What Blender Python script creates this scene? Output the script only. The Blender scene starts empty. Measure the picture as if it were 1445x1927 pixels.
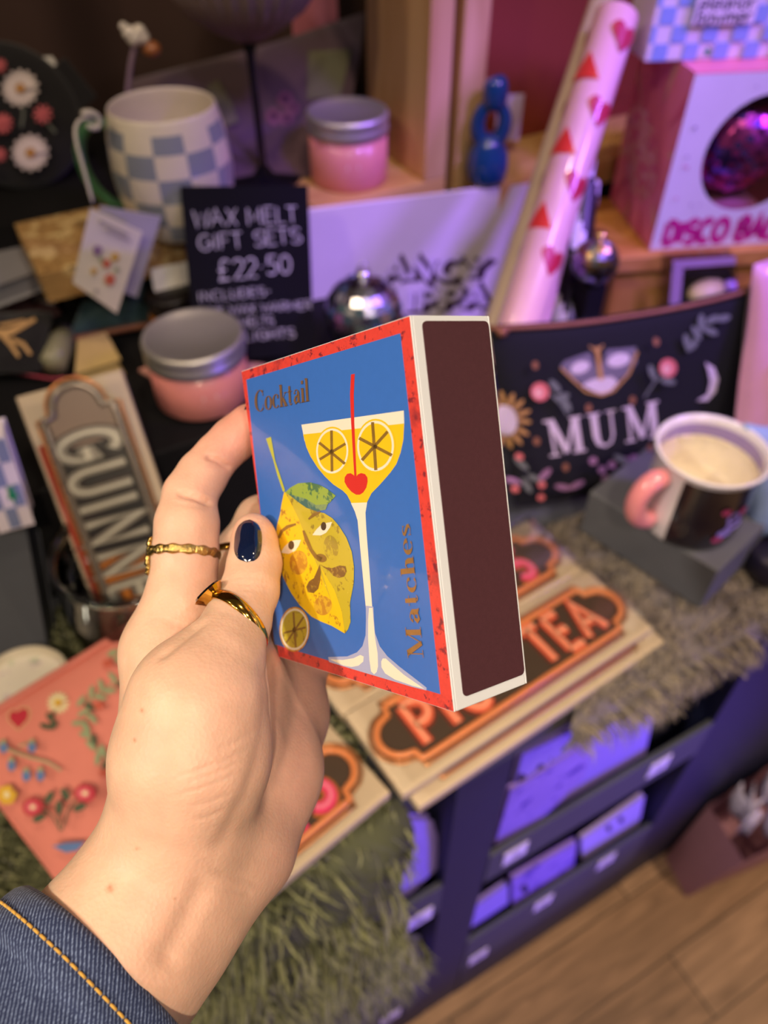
import bpy, math, random
import numpy as np
from mathutils import Vector as V, Matrix as M
from mathutils.geometry import tessellate_polygon

# ------------------------------------------------------------------ camera, world, lights, exposure
S = bpy.context.scene
COL = S.collection
R = math.radians
FPX, CX, CY, CAMZ = 1450.0, 722.5, 963.5, 1.20
YAW, PITCH = R(29), R(45.5)
fwd = V((math.sin(YAW)*math.cos(PITCH), math.cos(YAW)*math.cos(PITCH), -math.sin(PITCH)))
rgt = V((math.cos(YAW), -math.sin(YAW), 0)); upv = rgt.cross(fwd)
CAM = V((0, 0, CAMZ))
cam_d = bpy.data.cameras.new('camera'); cam = bpy.data.objects.new('camera', cam_d); COL.objects.link(cam)
cam.matrix_world = M(((rgt.x, upv.x, -fwd.x, 0), (rgt.y, upv.y, -fwd.y, 0), (rgt.z, upv.z, -fwd.z, CAMZ), (0, 0, 0, 1)))
cam_d.sensor_fit = 'AUTO'; cam_d.sensor_width = 36.0; cam_d.lens = FPX/1927*36
cam_d.clip_start = 0.01; cam_d.clip_end = 50
cam_d.dof.use_dof = True; cam_d.dof.focus_distance = 0.184; cam_d.dof.aperture_fstop = 10.0
S.camera = cam
S.view_settings.view_transform = 'Standard'; S.view_settings.look = 'None'
S.view_settings.gamma = 1.0; S.view_settings.use_curve_mapping = False
S.view_settings.exposure = 0.0
S.cycles.use_denoising = True
S.cycles.max_bounces = 8
S.cycles.caustics_reflective = False; S.cycles.caustics_refractive = False

w = bpy.data.worlds.new('shop_ambient'); S.world = w; w.use_nodes = True
w.node_tree.nodes['Background'].inputs[0].default_value = (1.0, 0.86, 0.78, 1)
w.node_tree.nodes['Background'].inputs[1].default_value = 0.055

def area(name, loc, aim, size, power, col, spread=180):
    d = bpy.data.lights.new(name, 'AREA'); d.shape = 'DISK'; d.size = size; d.energy = power; d.color = col
    d.spread = R(spread)
    o = bpy.data.objects.new(name, d); COL.objects.link(o); o.location = loc
    o.rotation_euler = (V(aim)-V(loc)).to_track_quat('-Z', 'Y').to_euler()
    o['kind'] = 'structure'
    return o
WARM = (1.0, 0.74, 0.47)
NEUT = (1.0, 0.90, 0.80)
def spot(name, loc, aim, size, power, col, ang, blend=.6):
    d = bpy.data.lights.new(name, 'SPOT'); d.shadow_soft_size = size; d.energy = power; d.color = col; d.spot_size = R(ang); d.spot_blend = blend
    o = bpy.data.objects.new(name, d); COL.objects.link(o); o.location = loc
    o.rotation_euler = (V(aim)-V(loc)).to_track_quat('-Z', 'Y').to_euler(); o['kind'] = 'structure'
    return o
VIO = (0.36, 0.16, 1.0)
area('ceiling_spot', (-0.90, -0.15, 2.15), (0.0, 0.3, 0.9), 0.09, 4.2, WARM)
area('ceiling_spot', (-0.35, -0.80, 2.25), (0.1, 0.3, 0.9), 0.09, 3.2, NEUT)
area('ceiling_spot', (-0.95, 0.45, 2.1), (0.1, 0.4, 0.8), 0.08, 2.6, WARM)
area('ceiling_spot', (0.40, -0.70, 2.3), (0.3, 0.4, 0.8), 0.09, 2.2, NEUT)
area('ceiling_spot', (0.30, 0.10, 2.3), (0.3, 0.5, 0.8), 0.09, 1.8, WARM, 110)
spot('aimed_spot', (-1.05, 0.05, 1.85), (0.00, 0.11, 1.03), 0.035, 42, (1.0, .88, .71), 28, 1)  # key from upper left, added as a narrow cone on hand and box
spot('aimed_spot', (0.30, -0.95, 1.95), (0.07, 0.11, 1.05), 0.035, 7.0, (1.0, .97, .95), 22, 1)  # lamp added to brighten the white side of the matchbox
spot('aimed_spot', (-0.30, -0.70, 2.0), (0.05, 0.22, 0.70), 0.035, 50, WARM, 32, 1)  # unseen lamp added to warm the green fur and front left table
spot('aimed_spot', (0.45, -0.55, 2.1), (0.30, 0.22, 0.70), 0.035, 46, WARM, 26, 1)  # added to warm the packs and grey-brown fur at the right
spot('aimed_spot', (1.1, -0.75, 2.2), (0.62, -0.05, 0.0), 0.05, 95, WARM, 40, 1)  # added lamp that only lifts the floor beside the rack
spot('violet_spot', (1.00, -0.12, 1.60), (0.55, 0.50, 0.87), 0.10, 46, VIO, 38, .7)
spot('violet_spot', (0.55, -0.35, 1.90), (0.40, 0.60, 0.84), 0.08, 50, VIO, 22, .8)  # extra violet lamp, added to turn the pale display card lilac
spot('violet_spot', (0.80, -0.70, 0.34), (0.30, 0.19, 0.40), 0.10, 50, (0.20, 0.09, 1.0), 42, .6)

# ------------------------------------------------------------------ helpers
def ray(px, py): return fwd + rgt*((px-CX)/FPX) + upv*((CY-py)/FPX)
def at(px, py, d): return CAM + ray(px, py)*d
def oz(px, py, z):
    r = ray(px, py); return CAM + r*((z-CAMZ)/r.z)
def oy(px, py, y):
    r = ray(px, py); return CAM + r*(y/r.y)
def oX(px, py, q):
    return oy(px, py, -q) if q < 0 else at(px, py, q)
def onpl(px, py, p, n):
    r = ray(px, py); return CAM + r*((p-CAM).dot(n)/r.dot(n))

ORG = {}
def tag(o, label, cat, group=None, kind=None):
    if label: o['label'] = label
    if cat: o['category'] = cat
    if group: o['group'] = group
    if kind: o['kind'] = kind
    return o
def thing(name, label, cat, loc, group=None):
    o = bpy.data.objects.new(name, None); COL.objects.link(o); o.empty_display_size = 0.02
    o.location = V(loc); ORG[o.name] = V(loc)
    return tag(o, label, cat, group)

class MB:
    def __init__(s): s.v = []; s.f = []; s.m = []; s.sm = []
    def add(s, vs, fs, m=0, sm=False, X=None):
        o = len(s.v)
        s.v += [tuple(X @ V(p)) if X is not None else tuple(p) for p in vs]
        s.f += [tuple(i+o for i in f) for f in fs]
        s.m += ([m]*len(fs) if isinstance(m, int) else list(m)); s.sm += [sm]*len(fs)
        return s
    def box(s, lo, hi, m=0, X=None):
        (a, b, c), (d, e, f) = lo, hi
        vs = [(x, y, z) for z in (c, f) for y in (b, e) for x in (a, d)]
        return s.add(vs, [(0, 2, 3, 1), (4, 5, 7, 6), (0, 1, 5, 4), (2, 6, 7, 3), (0, 4, 6, 2), (1, 3, 7, 5)], m, False, X)
    def lathe(s, prof, n=40, m=0, X=None, sm=True, mf=None, rf=None):
        vs = []; fs = []; ms = []
        for (r, z) in prof:
            for i in range(n):
                a = 2*math.pi*i/n; k = rf(a, z) if rf else 1
                vs.append((r*k*math.cos(a), r*k*math.sin(a), z))
        for j in range(len(prof)-1):
            for i in range(n):
                i2 = (i+1) % n
                fs.append((j*n+i, j*n+i2, (j+1)*n+i2, (j+1)*n+i)); ms.append(mf(j, i) if mf else m)
        return s.add(vs, fs, ms, sm, X)
    def tube(s, pts, r, n=10, m=0, X=None, closed=False, cap=True, mf=None):
        pts = [V(p) for p in pts]; N = len(pts); rs = r if isinstance(r, (list, tuple)) else [r]*N
        vs = []; fs = []; ms = []; ref = None
        for i in range(N):
            a = pts[(i-1) % N] if (closed or i > 0) else pts[i]; b = pts[(i+1) % N] if (closed or i < N-1) else pts[i]
            t = (b-a).normalized()
            if ref is None:
                ref = t.orthogonal().normalized()
            ref = (ref - t*ref.dot(t)).normalized(); bi = t.cross(ref)
            for k in range(n):
                q = 2*math.pi*k/n; vs.append(pts[i] + (ref*math.cos(q)+bi*math.sin(q))*rs[i])
        for i in range(N if closed else N-1):
            j = (i+1) % N
            for k in range(n):
                k2 = (k+1) % n; fs.append((i*n+k, i*n+k2, j*n+k2, j*n+k)); ms.append(mf(i, k) if mf else m)
        if cap and not closed:
            fs.append(tuple(range(n))[::-1]); fs.append(tuple((N-1)*n+k for k in range(n))); ms += [ms[0] if mf else m]*2
        return s.add(vs, fs, ms, True, X)
    def grid(s, fn, nu, nv, m=0, sm=True, flip=False):
        vs = [fn(i/nu, j/nv) for j in range(nv+1) for i in range(nu+1)]
        fs = []
        for j in range(nv):
            for i in range(nu):
                a = j*(nu+1)+i; q = (a, a+1, a+nu+2, a+nu+1); fs.append(q[::-1] if flip else q)
        return s.add(vs, fs, m, sm)
    def ball(s, c, r, m=0, n=16, sx=1, sy=1, sz=1, X=None):
        pr = [(max(1e-5, math.sin(math.pi*i/(n//2)))*r, -math.cos(math.pi*i/(n//2))*r) for i in range(n//2+1)]
        T = M.Translation(V(c)) @ M.Diagonal((sx, sy, sz, 1))
        return s.lathe(pr, n, m, X @ T if X is not None else T)
    def prism(s, poly, fn, m=0, m_side=None):
        """poly (2D) -> two caps fn(x,y,0/1) and the sides"""
        n = len(poly); lo = [fn(x, y, 0) for x, y in poly]; hi = [fn(x, y, 1) for x, y in poly]
        tr = tessellate_polygon([[V((x, y, 0)) for x, y in poly]])
        fs = [tuple(t) for t in tr] + [tuple(n+i for i in t[::-1]) for t in tr]
        ms = [m]*len(fs); sd = [(i, (i+1) % n, n+(i+1) % n, n+i) for i in range(n)]
        return s.add(lo+hi, fs+sd, ms+[m if m_side is None else m_side]*n)
    def build(s, name, mats, parent=None, bevel=0, sub=0, solid=0, label=None):
        mats = mats if isinstance(mats, (list, tuple)) else [mats]
        if parent is not None: o0 = parent['_o'] if '_o' in parent else None
        me = bpy.data.meshes.new(name)
        vs = np.array([tuple(p) for p in s.v], dtype=float)
        if parent is not None:
            org = np.array(ORG[parent.name]); loc = None
        else:
            lo, hi = vs.min(0), vs.max(0); org = np.array([(lo[0]+hi[0])/2, (lo[1]+hi[1])/2, lo[2]])
        me.from_pydata((vs-org).tolist(), [], s.f)
        for m in mats: me.materials.append(m)
        me.polygons.foreach_set('material_index', s.m); me.polygons.foreach_set('use_smooth', s.sm)
        me.update()
        o = bpy.data.objects.new(name, me); COL.objects.link(o)
        if parent is not None: o.parent = parent
        else: o.location = org
        ORG[o.name] = V(org)
        if bevel:
            b = o.modifiers.new('bevel', 'BEVEL'); b.width = bevel; b.segments = 3; b.limit_method = 'ANGLE'
        if solid:
            b = o.modifiers.new('solid', 'SOLIDIFY'); b.thickness = solid; b.offset = 0
        if sub:
            b = o.modifiers.new('sub', 'SUBSURF'); b.levels = sub; b.render_levels = sub
        if label: o['label'] = label
        return o

def frame(o, x, y, z):
    o, x, y, z = V(o), V(x), V(y), V(z)
    return M(((x.x, y.x, z.x, o.x), (x.y, y.y, z.y, o.y), (x.z, y.z, z.z, o.z), (0, 0, 0, 1)))
def basis(o, x, yhint):
    x = V(x).normalized(); z = x.cross(V(yhint)).normalized(); y = z.cross(x)
    return frame(o, x, y, z)

def srgb(c):
    if isinstance(c, str): c = tuple(int(c[i:i+2], 16) for i in (0, 2, 4))
    return tuple((u/255/12.92 if u/255 <= .04045 else ((u/255+.055)/1.055)**2.4) for u in c) + (1,)
MATS = {}
def mat(name, col, rough=.5, metal=0, spec=.5, var=0.08, vs=60, bump=0, bs=300, coat=0, trans=0, sheen=0, emit=0, speck=None, alpha=1, ior=1.45):
    if name in MATS: return MATS[name]
    m = bpy.data.materials.new(name); m.use_nodes = True; nt = m.node_tree; N = nt.nodes; L = nt.links
    p = N['Principled BSDF']; c = srgb(col)
    tc = N.new('ShaderNodeTexCoord'); nz = N.new('ShaderNodeTexNoise'); nz.inputs['Scale'].default_value = vs; nz.inputs['Detail'].default_value = 4
    L.new(tc.outputs['Object'], nz.inputs['Vector'])
    mx = N.new('ShaderNodeMix'); mx.data_type = 'RGBA'
    mx.inputs[6].default_value = tuple(u*(1-var) for u in c[:3])+(1,); mx.inputs[7].default_value = tuple(min(1, u*(1+var)) for u in c[:3])+(1,)
    L.new(nz.outputs['Fac'], mx.inputs[0]); out = mx.outputs[2]
    for (sc, ss, th, wd) in (speck or []):
        n2 = N.new('ShaderNodeTexNoise'); n2.inputs['Scale'].default_value = ss; n2.inputs['Detail'].default_value = 6; n2.inputs['Roughness'].default_value = .7
        L.new(tc.outputs['Object'], n2.inputs['Vector'])
        mr = N.new('ShaderNodeMapRange'); mr.inputs[1].default_value = th; mr.inputs[2].default_value = th+wd
        L.new(n2.outputs['Fac'], mr.inputs[0])
        m2 = N.new('ShaderNodeMix'); m2.data_type = 'RGBA'; m2.inputs[7].default_value = srgb(sc)
        L.new(mr.outputs[0], m2.inputs[0]); L.new(out, m2.inputs[6]); out = m2.outputs[2]
    L.new(out, p.inputs['Base Color'])
    p.inputs['Roughness'].default_value = rough; p.inputs['Metallic'].default_value = metal
    p.inputs['Specular IOR Level'].default_value = spec; p.inputs['Coat Weight'].default_value = coat
    p.inputs['Coat Roughness'].default_value = .08
    p.inputs['Transmission Weight'].default_value = trans; p.inputs['Sheen Weight'].default_value = sheen; p.inputs['IOR'].default_value = ior
    if sheen: p.inputs['Sheen Roughness'].default_value = .6
    if emit:
        p.inputs['Emission Color'].default_value = c; p.inputs['Emission Strength'].default_value = emit
    if bump:
        b = N.new('ShaderNodeBump'); b.inputs['Strength'].default_value = bump; b.inputs['Distance'].default_value = .001
        n3 = N.new('ShaderNodeTexNoise'); n3.inputs['Scale'].default_value = bs; n3.inputs['Detail'].default_value = 5
        L.new(tc.outputs['Object'], n3.inputs['Vector']); L.new(n3.outputs['Fac'], b.inputs['Height']); L.new(b.outputs[0], p.inputs['Normal'])
    MATS[name] = m; return m
def clearmat(name, col='ffffff', gloss=.25, rough=.05):
    """thin clear film / glass: mostly see-through with a glossy sheen"""
    if name in MATS: return MATS[name]
    m = bpy.data.materials.new(name); m.use_nodes = True; nt = m.node_tree; N = nt.nodes; L = nt.links
    N.remove(N['Principled BSDF']); t = N.new('ShaderNodeBsdfTransparent'); t.inputs[0].default_value = srgb(col)
    g = N.new('ShaderNodeBsdfGlossy'); g.inputs['Roughness'].default_value = rough
    f = N.new('ShaderNodeFresnel'); f.inputs[0].default_value = 1.45
    k = N.new('ShaderNodeMath'); k.operation = 'MULTIPLY'; k.inputs[1].default_value = gloss*3.5; L.new(f.outputs[0], k.inputs[0]); k.use_clamp = True
    x = N.new('ShaderNodeMixShader'); L.new(k.outputs[0], x.inputs[0]); L.new(t.outputs[0], x.inputs[1]); L.new(g.outputs[0], x.inputs[2])
    L.new(x.outputs[0], N['Material Output'].inputs[0]); MATS[name] = m; return m
def woodmat(name, c1, c2, axis='X', sc=14, osb=False, rough=.6):
    if name in MATS: return MATS[name]
    m = bpy.data.materials.new(name); m.use_nodes = True; nt = m.node_tree; N = nt.nodes; L = nt.links; p = N['Principled BSDF']
    tc = N.new('ShaderNodeTexCoord'); mp = N.new('ShaderNodeMapping'); L.new(tc.outputs['Object'], mp.inputs[0])
    mp.inputs['Scale'].default_value = {'X': (1, 8, 8), 'Y': (8, 1, 8), 'Z': (8, 8, 1)}[axis]
    nz = N.new('ShaderNodeTexVoronoi' if osb else 'ShaderNodeTexNoise'); nz.inputs['Scale'].default_value = sc
    if not osb: nz.inputs['Detail'].default_value = 6; nz.inputs['Distortion'].default_value = .6
    L.new(mp.outputs[0], nz.inputs['Vector'])
    cr = N.new('ShaderNodeValToRGB'); cr.color_ramp.elements[0].color = srgb(c1); cr.color_ramp.elements[1].color = srgb(c2)
    cr.color_ramp.elements[0].position = .3; cr.color_ramp.elements[1].position = .7
    L.new(nz.outputs['Color' if osb else 'Fac'], cr.inputs[0]); L.new(cr.outputs[0], p.inputs['Base Color'])
    p.inputs['Roughness'].default_value = rough; MATS[name] = m; return m

def arc(cx, cy, rx, ry, a0, a1, n=14):
    return [(cx+rx*math.cos(R(a0+(a1-a0)*i/n)), cy+ry*math.sin(R(a0+(a1-a0)*i/n))) for i in range(n+1)]
def ell(cx, cy, rx, ry, n=28, rot=0):
    c, s = math.cos(R(rot)), math.sin(R(rot))
    return [(cx+rx*math.cos(t)*c-ry*math.sin(t)*s, cy+rx*math.cos(t)*s+ry*math.sin(t)*c) for t in (2*math.pi*i/n for i in range(n))]

# stroke lettering: glyph = (advance, [strokes]); cap height 1
F_S = {
 'A': (.8, [[(0, 0), (.36, 1), (.72, 0)], [(.14, .36), (.58, .36)]]),
 'B': (.7, [[(.05, 0), (.05, 1)], [(.05, 1), (.3, 1)]+arc(.3, .76, .26, .24, 90, -90)+[(.05, .52)], [(.3, .52)]+arc(.3, .26, .3, .26, 90, -90)+[(.05, 0)]]),
 'C': (.78, [arc(.4, .5, .36, .5, 48, 312)]),
 'D': (.74, [[(.05, 0), (.05, 1)], [(.05, 1), (.22, 1)]+arc(.25, .5, .38, .5, 90, -90)+[(.05, 0)]]),
 'E': (.62, [[(.05, 0), (.05, 1)], [(.05, 1), (.55, 1)], [(.05, .52), (.48, .52)], [(.05, 0), (.55, 0)]]),
 'F': (.6, [[(.05, 0), (.05, 1)], [(.05, 1), (.55, 1)], [(.05, .52), (.45, .52)]]),
 'G': (.82, [arc(.4, .5, .36, .5, 48, 345)+[(.75, .45), (.42, .45)]]),
 'H': (.74, [[(.05, 0), (.05, 1)], [(.62, 0), (.62, 1)], [(.05, .5), (.62, .5)]]),
 'I': (.3, [[(.1, 0), (.1, 1)]]),
 'K': (.7, [[(.05, 0), (.05, 1)], [(.6, 1), (.05, .42)], [(.22, .6), (.62, 0)]]),
 'L': (.58, [[(.05, 1), (.05, 0), (.52, 0)]]),
 'M': (.95, [[(.05, 0), (.08, 1), (.42, .3), (.76, 1), (.8, 0)]]),
 'N': (.76, [[(.05, 0), (.05, 1), (.62, 0), (.62, 1)]]),
 'O': (.84, [arc(.4, .5, .36, .5, 0, 360, 20)]),
 'P': (.68, [[(.05, 0), (.05, 1)], [(.05, 1), (.3, 1)]+arc(.3, .73, .28, .27, 90, -90)+[(.05, .46)]]),
 'R': (.7, [[(.05, 0), (.05, 1)], [(.05, 1), (.3, 1)]+arc(.3, .73, .28, .27, 90, -90)+[(.05, .46)], [(.3, .46), (.6, 0)]]),
 'S': (.66, [arc(.32, .75, .27, .25, 30, 250, 12)+arc(.32, .26, .28, .26, 80, -150, 12)]),
 'T': (.66, [[(.3, 0), (.3, 1)], [(0, 1), (.6, 1)]]),
 'U': (.76, [[(.05, 1), (.05, .36)]+arc(.34, .34, .29, .34, 180, 360)+[(.63, 1)]]),
 'W': (1.0, [[(0, 1), (.22, 0), (.45, .8), (.68, 0), (.9, 1)]]),
 'X': (.7, [[(.02, 0), (.6, 1)], [(.02, 1), (.6, 0)]]),
 'Y': (.7, [[(0, 1), (.32, .5), (.64, 1)], [(.32, .5), (.32, 0)]]),
 '2': (.62, [arc(.28, .72, .25, .28, 160, -30, 12)+[(.04, 0), (.56, 0)]]),
 '5': (.62, [[(.5, 1), (.12, 1), (.08, .58)]+arc(.27, .32, .27, .3, 110, -140, 12)]),
 '0': (.7, [arc(.3, .5, .27, .5, 0, 360, 20)]),
 '£': (.7, [arc(.38, .75, .2, .25, 20, 180, 8)+[(.2, .3), (.06, 0), (.58, 0)], [(.02, .48), (.42, .48)]]),
 '.': (.3, [[(.1, .42), (.12, .5)]]), '-': (.45, [[(.02, .45), (.34, .5)]]), ' ': (.4, []),
 'e': (.56, [[(.06, .32), (.5, .32)]+arc(.28, .31, .23, .31, 5, 310, 14)]),
 'l': (.22, [[(.08, 0), (.08, 1)]]),
 'a': (.56, [arc(.26, .3, .2, .3, 0, 360, 16), [(.47, .6), (.47, 0)]]),
 'n': (.56, [[(.06, 0), (.06, .6)], [(.06, .4)]+arc(.26, .4, .2, .2, 180, 0, 8)+[(.46, 0)]]),
 'o': (.58, [arc(.27, .3, .22, .3, 0, 360, 16)]),
 'r': (.42, [[(.06, 0), (.06, .6)], [(.06, .38)]+arc(.26, .38, .2, .22, 180, 50, 6)]),
 'b': (.58, [[(.06, 0), (.06, 1)], arc(.28, .3, .22, .3, 0, 360, 16)]),
 'w': (.74, [[(0, .6), (.16, 0), (.33, .5), (.5, 0), (.66, .6)]]),
 'm': (.82, [[(.06, 0), (.06, .6)], [(.06, .4)]+arc(.23, .4, .17, .2, 180, 0, 8)+[(.4, 0)], [(.4, .4)]+arc(.57, .4, .17, .2, 180, 0, 8)+[(.74, 0)]]),
}
def cw(pts, cx, rx, thin, thick):   # high-contrast width: thick where the curve runs upright
    return [(x, y, thin+(thick-thin)*min(1, abs(x-cx)/rx)**1.6) for x, y in pts]
T_, H_ = .19, .035
def sw(x, y, w, h=H_): return [(x-w/2, y, h), (x+w/2, y, h)]
F_D = {
 'C': (.78, [cw(arc(.42, .5, .34, .5, 50, 310, 20), .42, .34, .03, .2), [(.66, .98, .04), (.66, .7, .05)], [(.66, .3, .03), (.66, .08, .03)]]),
 'o': (.6, [cw(arc(.29, .31, .22, .31, 0, 360, 24), .29, .22, .03, .17)]),
 'c': (.55, [cw(arc(.3, .31, .22, .31, 40, 318, 20), .3, .22, .03, .17), [(.45, .5, .12), (.46, .42, .12)]]),
 'k': (.66, [[(.16, 0, T_), (.16, 1, T_)], sw(.16, .01, .34), sw(.12, .99, .2), [(.2, .26, .04), (.5, .6, .04)], [(.3, .36, .16), (.54, 0, .18)], sw(.52, .01, .28), sw(.5, .605, .24)]),
 't': (.42, [[(.18, .1, .17), (.18, .85, .15)], sw(.18, .6, .36), [(.16, .06, .1), (.24, .0, .05), (.36, .06, .03)]]),
 'a': (.62, [[(.44, .05, T_), (.44, .45, T_)]+[(.4, .57, .06), (.28, .62, .04), (.14, .55, .05)], [(.14, .52, .11), (.15, .44, .11)], [(.44, .38, .03), (.2, .3, .1), (.13, .16, .16), (.2, .03, .1), (.4, .08, .03)], [(.46, .05, .08), (.56, .0, .04)]]),
 'i': (.34, [[(.16, 0, T_), (.16, .62, T_)], sw(.16, .01, .32), sw(.1, .605, .2), [(.16, .8, .17), (.16, .95, .17)]]),
 'l': (.34, [[(.16, 0, T_), (.16, 1, T_)], sw(.16, .01, .32), sw(.1, .99, .2)]),
 'M': (1.08, [[(.14, 0, H_), (.14, 1, H_)], [(.16, 1, .2), (.5, .02, .16)], [(.5, .02, H_), (.82, 1, H_)], [(.86, 0, T_), (.86, 1, T_)], sw(.14, .01, .26), sw(.86, .01, .36), sw(.12, .99, .26), sw(.88, .99, .32)]),
 'h': (.68, [[(.16, 0, T_), (.16, 1, T_)], sw(.16, .01, .32), sw(.1, .99, .2), [(.2, .45, .03), (.34, .61, .05), (.46, .55, .14), (.5, .4, T_), (.5, 0, T_)], sw(.5, .01, .3)]),
 'e': (.56, [cw(arc(.29, .31, .21, .31, 5, 312, 22), .29, .21, .03, .17), [(.12, .33, .03), (.48, .33, .03)]]),
 's': (.5, [[(.4, .46, .03), (.4, .6, .03)], [(.38, .54, .03), (.27, .61, .04), (.14, .56, .09), (.12, .46, .12), (.24, .34, .15), (.38, .22, .15), (.4, .12, .1), (.28, .01, .04), (.1, .06, .03)], [(.08, .0, .03), (.08, .18, .03)]]),
 'U': (.95, [[(.2, 1, .2), (.2, .35, .2), (.26, .12, .14), (.44, .02, .06), (.62, .1, .06), (.7, .3, .07), (.7, 1, .07)], sw(.2, .98, .4, .05), sw(.7, .98, .3, .05)]),
}
F_D['M2'] = (1.12, [[(.16, 0, .07), (.16, 1, .07)], [(.18, 1, .2), (.52, .05, .16)], [(.52, .05, .08), (.84, 1, .08)], [(.88, 0, .2), (.88, 1, .2)], sw(.15, .02, .3, .06), sw(.88, .02, .38, .06), sw(.12, .98, .28, .06), sw(.9, .98, .36, .06)])

class Art:
    """flat art laid on a surface: S(point, lift) -> world point"""
    def __init__(s, S, lift=.00006, step=.00003): s.S = S; s.mb = MB(); s.l = lift; s.st = step
    def poly(s, pts, m):
        vs = [s.S(p, s.l) for p in pts]
        tr = tessellate_polygon([[V((p[0], p[1], 0)) for p in pts]])
        s.mb.add(vs, [tuple(t) for t in tr], m); s.l += s.st; return s
    def fine(s, pts, m, n=3):
        out = []
        for i in range(len(pts)):
            a, b = pts[i], pts[(i+1) % len(pts)]
            out += [(a[0]+(b[0]-a[0])*k/n, a[1]+(b[1]-a[1])*k/n) for k in range(n)]
        return s.poly(out, m)
    def stroke(s, pts, wd, m, T=None):
        T = T or (lambda p: p)
        P = [V((p[0], p[1])) for p in pts]; W = [p[2] if len(p) > 2 else wd for p in pts]
        L, Rr = [], []
        for i in range(len(P)):
            a, b = P[max(0, i-1)], P[min(len(P)-1, i+1)]
            if len(P) > 2 and (P[0]-P[-1]).length < 1e-6 and i in (0, len(P)-1): a, b = P[-2], P[1]
            t = (b-a); t = t.normalized() if t.length > 1e-9 else V((1, 0)); n = V((-t.y, t.x))
            k = 1
            if 0 < i < len(P)-1:
                d1 = (P[i]-P[i-1]).normalized(); c = max(.5, abs(d1.dot(t))); k = 1/c
            L.append(P[i]+n*W[i]/2*k); Rr.append(P[i]-n*W[i]/2*k)
        vs = [s.S(T((q.x, q.y)), s.l) for q in L+Rr]; n = len(P)
        s.mb.add(vs, [(i, i+1, n+i+1, n+i) for i in range(n-1)], m); return s
    def text(s, txt, font, quad, m, wd=.13, jit=0, gap=.06):
        """quad: base-left, base-right, top-right, top-left of the cap-height box"""
        tot = sum(font[c][0]+gap for c in txt)-gap; rng = random.Random(len(txt)+7); x = 0
        a, b, c2, d = [V(q) for q in quad]
        for ch in txt:
            adv, st = font[ch]; x0 = x; jx, jy, rt = rng.uniform(-jit, jit), rng.uniform(-jit, jit), rng.uniform(-jit, jit)
            def T(p, x0=x0):
                u = (p[0]+x0+jx+rt*p[1])/tot; v = p[1]+jy
                q = (a*(1-u)+b*u)*(1-v)+(d*(1-u)+c2*u)*v; return (q.x, q.y)
            for pts in st: s.stroke(pts, wd, m, T)
            x += adv+gap
        s.l += s.st; return s
    def build(s, name, mats, parent):
        hosts = ('board', 'card_panel', 'tin_body', 'pouch_body', 'bag_body', 'box_body', 'floral_tag', 'paper_roll', 'mug_body', 'sign_plate', 'label_card', 'card_stack', 'sleeve')
        if name == 'printed_title': hosts = ('front_panel',)
        if name == 'printed_ball': hosts = ('side_panel',)
        for c in parent.children:
            if c.name.split('.')[0] in hosts: parent = c; break
        return s.mb.build(name, mats, parent)
def planeS(p, n):
    n = V(n).normalized(); p = V(p)
    if n.dot(CAM-p) < 0: n = -n
    return lambda q, l: onpl(q[0], q[1], p, n) + n*l
def homog(src, dst):
    A = []; b = []
    for (x, y), (u, v) in zip(src, dst):
        A += [[x, y, 1, 0, 0, 0, -u*x, -u*y], [0, 0, 0, x, y, 1, -v*x, -v*y]]; b += [u, v]
    h = np.linalg.solve(np.array(A, float), np.array(b, float))
    return lambda p: ((h[0]*p[0]+h[1]*p[1]+h[2])/(h[6]*p[0]+h[7]*p[1]+1), (h[3]*p[0]+h[4]*p[1]+h[5])/(h[6]*p[0]+h[7]*p[1]+1))
# ------------------------------------------------------------------ setting
def floor_material():
    m = bpy.data.materials.new('oak_floor'); m.use_nodes = True; nt = m.node_tree; N = nt.nodes; L = nt.links; p = N['Principled BSDF']
    tc = N.new('ShaderNodeTexCoord'); br = N.new('ShaderNodeTexBrick'); L.new(tc.outputs['Object'], br.inputs['Vector'])
    br.inputs['Scale'].default_value = 1; br.inputs['Brick Width'].default_value = .62; br.inputs['Row Height'].default_value = .085
    br.inputs['Mortar Size'].default_value = .0015; br.inputs['Color1'].default_value = srgb('b5947a'); br.inputs['Color2'].default_value = srgb('98785e')
    br.inputs['Mortar'].default_value = srgb('4e3a2a')
    mp = N.new('ShaderNodeMapping'); mp.inputs['Scale'].default_value = (2.5, 22, 1); L.new(tc.outputs['Object'], mp.inputs[0])
    nz = N.new('ShaderNodeTexNoise'); nz.inputs['Scale'].default_value = 3; nz.inputs['Detail'].default_value = 7; nz.inputs['Distortion'].default_value = 1.2; L.new(mp.outputs[0], nz.inputs[0])
    cr = N.new('ShaderNodeValToRGB'); cr.color_ramp.elements[0].color = (.55, .5, .45, 1); cr.color_ramp.elements[1].color = (1.1, 1.05, 1, 1)
    cr.color_ramp.elements[0].position = .3; cr.color_ramp.elements[1].position = .65; L.new(nz.outputs[0], cr.inputs[0])
    mx = N.new('ShaderNodeMix'); mx.data_type = 'RGBA'; mx.blend_type = 'MULTIPLY'; mx.inputs[0].default_value = 1
    L.new(br.outputs['Color'], mx.inputs[6]); L.new(cr.outputs[0], mx.inputs[7]); L.new(mx.outputs[2], p.inputs['Base Color'])
    p.inputs['Roughness'].default_value = .45; return m
ZT, ZU, ZR, ZD = .70, .89, .81, .854       # table top, crate shelf, low riser, right-hand crate
tag(MB().box((-2, -1.5, -.05), (3, 2, 0)).build('floor', floor_material()), None, None, kind='structure')
curtain = mat('brown_backdrop', '4a3630', .9, var=.25, vs=6)
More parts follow.
